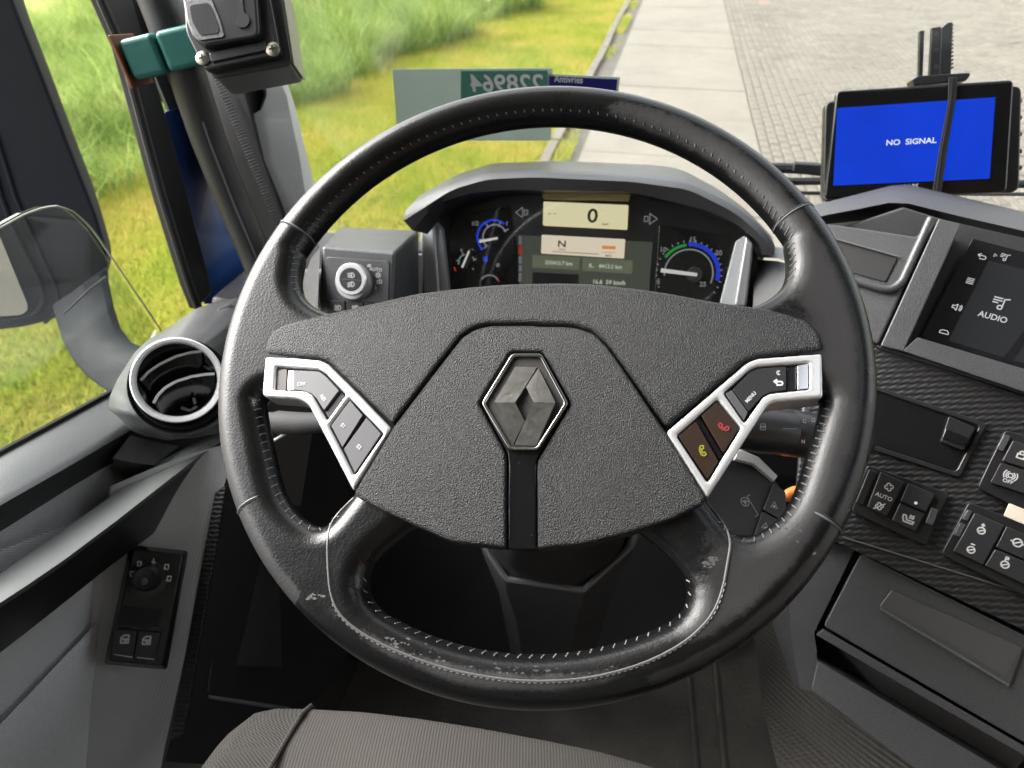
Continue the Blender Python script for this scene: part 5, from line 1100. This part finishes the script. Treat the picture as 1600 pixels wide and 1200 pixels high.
# wear: real rubbing, with left window light painted into the same bands
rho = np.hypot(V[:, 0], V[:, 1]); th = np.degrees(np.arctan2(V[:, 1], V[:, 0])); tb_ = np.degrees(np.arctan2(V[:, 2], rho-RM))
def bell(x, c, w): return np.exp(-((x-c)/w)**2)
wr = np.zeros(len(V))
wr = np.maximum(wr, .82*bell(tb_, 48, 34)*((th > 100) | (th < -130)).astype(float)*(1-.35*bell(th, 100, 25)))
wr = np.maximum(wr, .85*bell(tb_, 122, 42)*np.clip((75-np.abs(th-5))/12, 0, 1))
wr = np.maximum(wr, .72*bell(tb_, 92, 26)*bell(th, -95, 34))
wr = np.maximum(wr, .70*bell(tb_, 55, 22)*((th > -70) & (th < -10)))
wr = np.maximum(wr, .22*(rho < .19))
att = rim.data.attributes.new('wear_light', 'FLOAT', 'POINT'); att.data.foreach_set('value', wr.astype(np.float32))

# seams across the rim, leather edge and stitching
for a in (29, 151, -31.5, -149.5):
    P = [WP.w((RM+(RC+.0001)*cos(b))*cos(radians(a)), (RM+(RC+.0001)*cos(b))*sin(radians(a)), (RC+.0001)*sin(b)) for b in np.linspace(-.4, pi+.4, 30)]
    MB().tube(P, .0007, 6).build('rim_seam', M['cuff'], sw)
    P = [WP.w((RM+(RC-.0002)*cos(b))*cos(radians(a+.35)), (RM+(RC-.0002)*cos(b))*sin(radians(a+.35)), (RC-.0002)*sin(b)) for b in np.linspace(-.4, pi+.4, 30)]
    MB().tube(P, .0007, 6).build('rim_seam', M['matt'], sw)
ln = [(553, 778), (530, 800), (514, 822), (511, 850), (512, 885), (515, 925), (526, 955), (550, 980), (590, 1004), (640, 1026), (700, 1046), (760, 1058), (820, 1065), (900, 1063), (970, 1049), (1030, 1027), (1080, 997), (1115, 960), (1130, 920), (1137, 880), (1143, 842), (1126, 810), (1104, 785)]
P = resample(np.array(chaikin([np.array(p, float) for p in ln], 2, closed=False)), 110)
P3 = [ons(x, y) for x, y in P]
MB().tube(P3, .0008, 6).build('leather_edge', plain('cut leather edge', (.075, .073, .071), .45), sw)
mb = MB()
for k in range(0, 109):
    if 18 < k < 95 and k % 1 == 0:
        p, q = P3[k], P3[k+1]; s_ = WP.w(*(np.array(WP.p(*P[k]))*1.006), 0)-WP.w(*WP.p(*P[k]), 0)
        mb.tube([p+s_*.8+WP.n*.0004, q*.55+p*.45+s_*.8+WP.n*.0005], .0003, 4)
mb.build('seam_stitching', M['cuff'], sw, kind='stuff')
def stitches(poly, sel, step, name, m, ln_=.0030, d_in=.0026, hs=.35, slant=.0016, rad=.00045):
    P = np.array(list(poly)+[poly[0]]); n = int(np.linalg.norm(np.diff(P, axis=0), axis=1).sum()/step); R = resample(P, n); c = np.mean(P, 0); mb = MB()
    for k in range(n-1):
        if not sel(R[k]): continue
        t = R[k+1]-R[k]; t /= np.linalg.norm(t); nn = np.array([t[1], -t[0]])
        if poly_dist(poly, np.array([[R[k][0]+nn[0]*.003]]), np.array([[R[k][1]+nn[1]*.003]]))[0, 0] > 0: nn = -nn
        jit = random.uniform(-.3, .3); w = []
        for e in (-.5, 0, .5):
            q = R[k]+nn*(d_in+e*ln_)+t*slant*(e+jit*.3); h = surf_h(*q); w.append(WP.w(q[0], q[1], h+.0003-.0001*abs(e)))
        mb.tube(w, rad, 5)
    return mb.build(name, m, sw, kind='stuff')
stitches(OPEN_T, lambda p: math.hypot(*p) > .165 and p[1] > .11, .0070, 'rim_stitching', M['cuff'], ln_=.0012, d_in=.0040, slant=.0006)
stitches(OPEN_T, lambda p: math.hypot(*p) > .165 and .05 < p[1] <= .11, .0050, 'rim_stitching', M['cuff'])
stitches(OPEN_R, lambda p: math.hypot(*p) > .168, .0050, 'rim_stitching', M['cuff']); stitches(OPEN_L, lambda p: math.hypot(*p) > .168, .0062, 'rim_stitching', M['cuff'])
stitches(OPEN_B, lambda p: p[1] < -.150, .0070, 'rim_stitching', M['light_thread'], ln_=.0016, d_in=.0011)

# hub: two grained covers with a parting groove
def HD(a, b): return .0245-.0065*(a/.19)**2-.0045*((b+.04)/.09)**2
def wu(px, py, off=0.):
    h = .016
    for _ in range(8): a, b = WP.p(px, py, h+off); h = HD(a, b)
    return np.array(WP.p(px, py, h+off))
def dome(name, poly, m, edge_r, hb, hfun=HD, off=0., st=.0013, parent=None, hole=None):
    P = np.array(poly); lo, hi = P.min(0)-.004, P.max(0)+.004; gx, gy = np.arange(lo[0], hi[0], st), np.arange(lo[1], hi[1], st); X, Y = np.meshgrid(gx, gy, indexing='ij')
    H = hfun(X, Y)+off; zt = H.max()+.004; gz = np.arange(hb-.003, zt, st); d = poly_dist(P, X, Y)
    if hole is not None:
        for q in hole: d = np.minimum(d, -poly_dist(q, X, Y))
    dd = np.clip(d, -1, edge_r); Ht = H-(edge_r-np.sqrt(np.maximum(edge_r**2-(edge_r-np.maximum(dd, 0))**2, 0)))
    F = np.maximum(np.maximum(-d[..., None], gz[None, None]-Ht[..., None]), hb-gz[None, None])
    V, Q = nets(F, (gx[0], gy[0], gz[0]), st); W = WP.o+V[:, :1]*WP.ax+V[:, 1:2]*WP.ay+V[:, 2:]*WP.n
    return mk(name, W, Q.tolist(), m, parent or sw, angle=60, weld=False)
upper_px = [(412, 549), (413, 535), (421, 518), (441, 505), (500, 490), (570, 474), (650, 456), (740, 445), (800, 440.5), (875, 439), (930, 441), (987, 447), (1050, 456), (1112, 468), (1206, 481), (1262, 497), (1283, 516), (1290, 542), (1287, 548), (1210, 555), (1182, 559), (1165, 566), (1042, 668)]
seam_px = [(952, 541), (929, 517), (898, 507), (830, 504.5), (762, 505), (740, 511), (721, 524)]
upper = [wu(*p) for p in upper_px]+[wu(*p) for p in seam_px]+[wu(*p) for p in ((614, 664), (513, 565), (500, 559.5), (415, 553))]
def inset(poly, e):
    P = [np.array(p) for p in poly]; o = []
    for i in range(len(P)):
        a, b, c = P[i-1], P[i], P[(i+1) % len(P)]; t = (c-a)/np.linalg.norm(c-a); n = np.array([-t[1], t[0]])
        q = b+n*e
        if poly_dist(P, np.array([[b[0]+n[0]*1e-3]]), np.array([[b[1]+n[1]*1e-3]]))[0, 0] < 0: q = b-n*e
        o.append(q)
    return o
dome('upper_cover', round_poly(upper, .004), M['pad'], .0045, .0)
low_px = [(1042, 676), (1104, 778), (1100, 787), (1050, 812), (987, 832), (912, 851), (839, 858), (792, 856), (706, 847), (650, 822), (600, 799), (556, 776), (553, 768), (613, 668)]
lower = [wu(*p) for p in low_px]+[wu(x, y+3.2) for x, y in seam_px[::-1]]
hexo = [wu(*p) for p in ((798, 549), (848, 549), (893, 630), (847, 707), (839.5, 722), (840, 870), (791, 870), (791.5, 722), (790, 707), (748, 630))]
dome('airbag_cover', round_poly(lower, .003), M['pad'], .0022, .0, hole=[round_poly(hexo, .002)])
# emblem surround and strip
hexi = [wu(*p) for p in ((799.5, 551), (846.5, 551), (890.5, 630), (845, 707), (838.3, 721), (838.5, 857), (792.5, 856), (793, 721), (791.5, 706), (750.5, 630))]
EP = PL(WP.w(0, -.043, HD(0, -.043)), WP.ax, WP.ay-WP.n*0); 
es = dome('emblem_surround', round_poly(hexi, .0015), M['gloss'], .0012, .0, off=-.0022, st=.0009)
ex0 = [wu(*p) for p in ((800, 553), (846, 553), (888, 630), (841, 703.5), (796, 703.5), (752.5, 630))]; ex1 = [wu(*p) for p in ((803, 557.5), (843.5, 557.5), (882, 630), (838, 700), (799, 700), (758, 630))]
MB().frame(WP, round_poly(ex0, .0025), round_poly(ex1, .0025), .0215, .0248).build('emblem_ring', M['dull_chrome'], sw, bevel=.0006)
ep = lambda x, y: wu(x, y)
MB().prism(WP, [ep(*p) for p in ((803, 557.5), (843.5, 557.5), (882, 630), (838, 700), (799, 700), (758, 630))], .0200, .0226).build('emblem_bed', M['dirt'], sw)
base, crest = .0232, .0268
def facet(pts, hs):
    P = [WP.w(*wu(*p), h) for p, h in zip(pts, hs)]; n = len(P); Bt = [WP.w(*wu(*p), .0215) for p in pts]
    return MB().add(P+Bt, [tuple(range(n)), tuple(range(n, 2*n))[::-1]]+[(i, (i+1) % n, n+(i+1) % n, n+i) for i in range(n)])
lo_ = thing  # (keeps the facets below as parts of the wheel)
facet([(805, 572), (839, 573), (821, 604), (805.5, 630.5), (772.5, 630.5)], [base, base, .0250, crest, crest]).build('emblem_facet', M['emblem'], sw, smooth=False)
facet([(772.5, 631), (805.5, 631), (819.8, 658), (801.5, 694)], [crest, crest, .0250, base]).build('emblem_facet', M['emblem'], sw, smooth=False)
facet([(841, 574), (868, 630.5), (834.5, 630.5), (822, 605)], [base, crest, crest, .0250]).build('emblem_facet', M['emblem'], sw, smooth=False)
facet([(834.5, 631), (868, 631), (837.5, 696), (803.5, 695), (820.5, 658.5)], [crest, crest, base, base, .0250]).build('emblem_facet', M['emblem'], sw, smooth=False)

# silver bezels with their buttons
def HB_(a, b): return HD(a, b)-.0008
def bezel(outer, holes, m):
    return dome('button_bezel', round_poly([wu(*p) for p in outer], .0022), m, .0022, -.002, hfun=HB_, st=.0009, hole=[round_poly([wu(*p) for p in h], .0012) for h in holes])
LO = [(413, 556), (460, 558), (500, 561.5), (512, 567.5), (560, 615), (611.5, 669), (551, 767), (515, 697), (481, 632), (472, 625.5), (462, 622.5), (414, 619.5), (408, 615)]
LH1 = [(430, 571.6), (498, 577), (508, 583), (539, 615.6), (509.6, 656), (488, 616), (480, 611), (472, 609), (428, 608)]; LH2 = [(545, 621.6), (598, 677), (553, 742), (513.6, 664.4)]
RO_ = [(1286, 551), (1184.7, 558.5), (1169.5, 564), (1042.5, 673), (1043.5, 681), (1106, 778), (1200, 633), (1211, 627.5), (1284, 621), (1287.5, 617)]
RH1 = [(1131.6, 613.4), (1171.7, 577.7), (1184.7, 572), (1265, 566), (1265, 607), (1204, 613.4), (1193, 619), (1164, 660)]; RH2 = [(1121.9, 623), (1158, 667.6), (1106, 753), (1058, 680.6)]
bzL = bezel(LO, [LH1, LH2], M['satin']); bzR = bezel(RO_, [RH1, RH2], M['satin'])
bzL['label'] = 'silver left button bezel'; bzR['label'] = 'silver right button bezel'
def btn(pts, m, off=-.0012, name='button', r=.0008, parent=sw):
    P = [wu(*p) for p in pts]; o = round_poly(P, r); n = len(o)
    T = [WP.w(p[0], p[1], HD(*p)+off) for p in o]; Bt = [WP.w(p[0], p[1], -.001) for p in o]
    return MB().add(T+Bt, [tuple(range(n)), tuple(range(n, 2*n))[::-1]]+[(i, (i+1) % n, n+(i+1) % n, n+i) for i in range(n)]).build(name, M[m], parent, bevel=.0005)
def well(pts, par): btn(pts, 'matt', -.0055, 'button_well', parent=par)
def txt(s, px, py, size, m, dirpx, off=-.0009, parent=sw):
    h = HD(*wu(px, py))+off; lettering(s, WP, px, py, size, M[m], parent, h=h, dirpx=dirpx)
def sym(s, px, py, size, m, dirpx=(10, 0), off=-.0009, lw=.22, parent=sw):
    h = HD(*wu(px, py))+off; symbol(s, WP, px, py, size, M[m], parent, h=h, dirpx=dirpx, lw=lw)
well(LH1, sw); well(LH2, sw); well(RH1, sw); well(RH2, sw)
btn([(430, 573), (445.5, 574), (443.5, 608), (428.5, 607.5)], 'brown_button', -.0035); btn([(449, 577.5), (458, 577.5), (457.5, 608), (447, 608)], 'silver_paint', -.0016)
btn([(458, 577.5), (497, 579.5), (507, 586), (528.5, 609), (505, 640), (494, 622), (486, 614), (473, 609.5), (457.5, 608)], 'grey_button', -.0012)
btn([(530, 611), (537, 617), (511, 652), (506, 643)], 'black', -.0035)
btn([(546, 625), (565.5, 648), (534, 698), (516.5, 664.5)], 'grey_button'); btn([(572, 652), (594.5, 677), (553.5, 738.5), (536.5, 701)], 'grey_button')
txt('OFF', 471, 600, 5.6, 'white_print', (10, .2)); txt('RES', 505, 621.5, 5.6, 'white_print', (6, 8.5)); txt('S1', 535.5, 664.5, 6, 'white_print', (8, 7)); txt('S2', 561, 698, 6, 'white_print', (8, 7))
btn([(1134, 614), (1144, 608.5), (1169, 643), (1163.5, 655.5)], 'grey_button', -.0012); btn([(1145.5, 607.5), (1173, 580.5), (1186, 575), (1229, 572), (1229, 608.5), (1204, 611.5), (1191, 618), (1170.5, 642)], 'button', -.0012)
btn([(1231, 572), (1245, 570.5), (1245, 607.5), (1231, 608.5)], 'gloss', -.0028); btn([(1247, 569.5), (1264, 567), (1264, 606), (1247, 607.5)], 'chrome', -.0016)
txt('MENU', 1173, 620.5, 5.6, 'white_print', (8, -8.6)); sym('moon', 1217, 582.5, 9, 'white_print'); sym('back', 1216, 598, 15, 'white_print', lw=.34)
btn([(1121, 627), (1155, 668), (1131, 707), (1097, 649)], 'brown_button'); btn([(1089, 656), (1094, 652), (1129.5, 710), (1125, 717)], 'gloss', -.002); btn([(1061, 681), (1088, 658), (1123, 720), (1106, 748)], 'brown_button')  # phone buttons brown for a warm reflection painted into them
sym('phone', 1131, 666.5, 17, 'phone_red', (10, -3), lw=.26); sym('phone', 1098.5, 704, 17, 'phone_yellow', (9, 5), lw=.26)
# carrier behind the pad
MB().taper(WP, [p*.93+np.array([0, -.004]) for p in lower], -.012, [p*.985 for p in lower], .0005).build('hub_carrier', M['matt'], sw)
MB().taper(WP, [np.array(p)*.9 for p in upper], -.014, [np.array(p)*.975 for p in upper], .0005).build('hub_carrier', M['matt'], sw)
hp_ = [(-.07, -.10), (.07, -.10), (.09, -.02), (.05, .02), (-.05, .02), (-.09, -.02)]
MB().taper(WP, round_poly([np.array(p)*.55 for p in hp_], .01), -.085, round_poly([np.array(p) for p in hp_], .02), -.008).build('hub_cover', M['black'], sw, bevel=.004)
# scuffs on the lower right spoke
def scuffs(cx, cy, sx, sy, n, ang, m):
    mb = MB()
    for k in range(n):
        x, y = random.gauss(0, sx), random.gauss(0, sy); x, y = cx+x*cos(ang)-y*sin(ang), cy+x*sin(ang)+y*cos(ang); r = abs(random.gauss(1.1, .9))+.5
        q = [(x+r*random.uniform(.4, 1.5)*cos(a)*1.5, y+r*random.uniform(.4, 1.3)*sin(a)) for a in np.linspace(0, 2*pi, 8)[:-1]]; hc = (ons(x, y)-WP.o) @ WP.n; W = [WP.wp(*p, hc+.00012+k*1e-6) for p in q]; mb.add(W, [tuple(range(len(W)))])
    mb.build('scuff', m, sw, kind='stuff')
_sm = plain('scuffed leather', (.05, .05, .048), .7, grain=1500, gstr=.6, gdist=.0004, var=.5, vscale=700)
scuffs(1112, 876, 8, 5, 22, -.5, _sm); scuffs(488, 932, 7, 2.5, 10, -.2, _sm); scuffs(640, 1010, 40, 6, 26, .42, _sm); scuffs(860, 1046, 60, 5, 30, 0, _sm); scuffs(1240, 825, 18, 8, 16, 1.0, _sm)
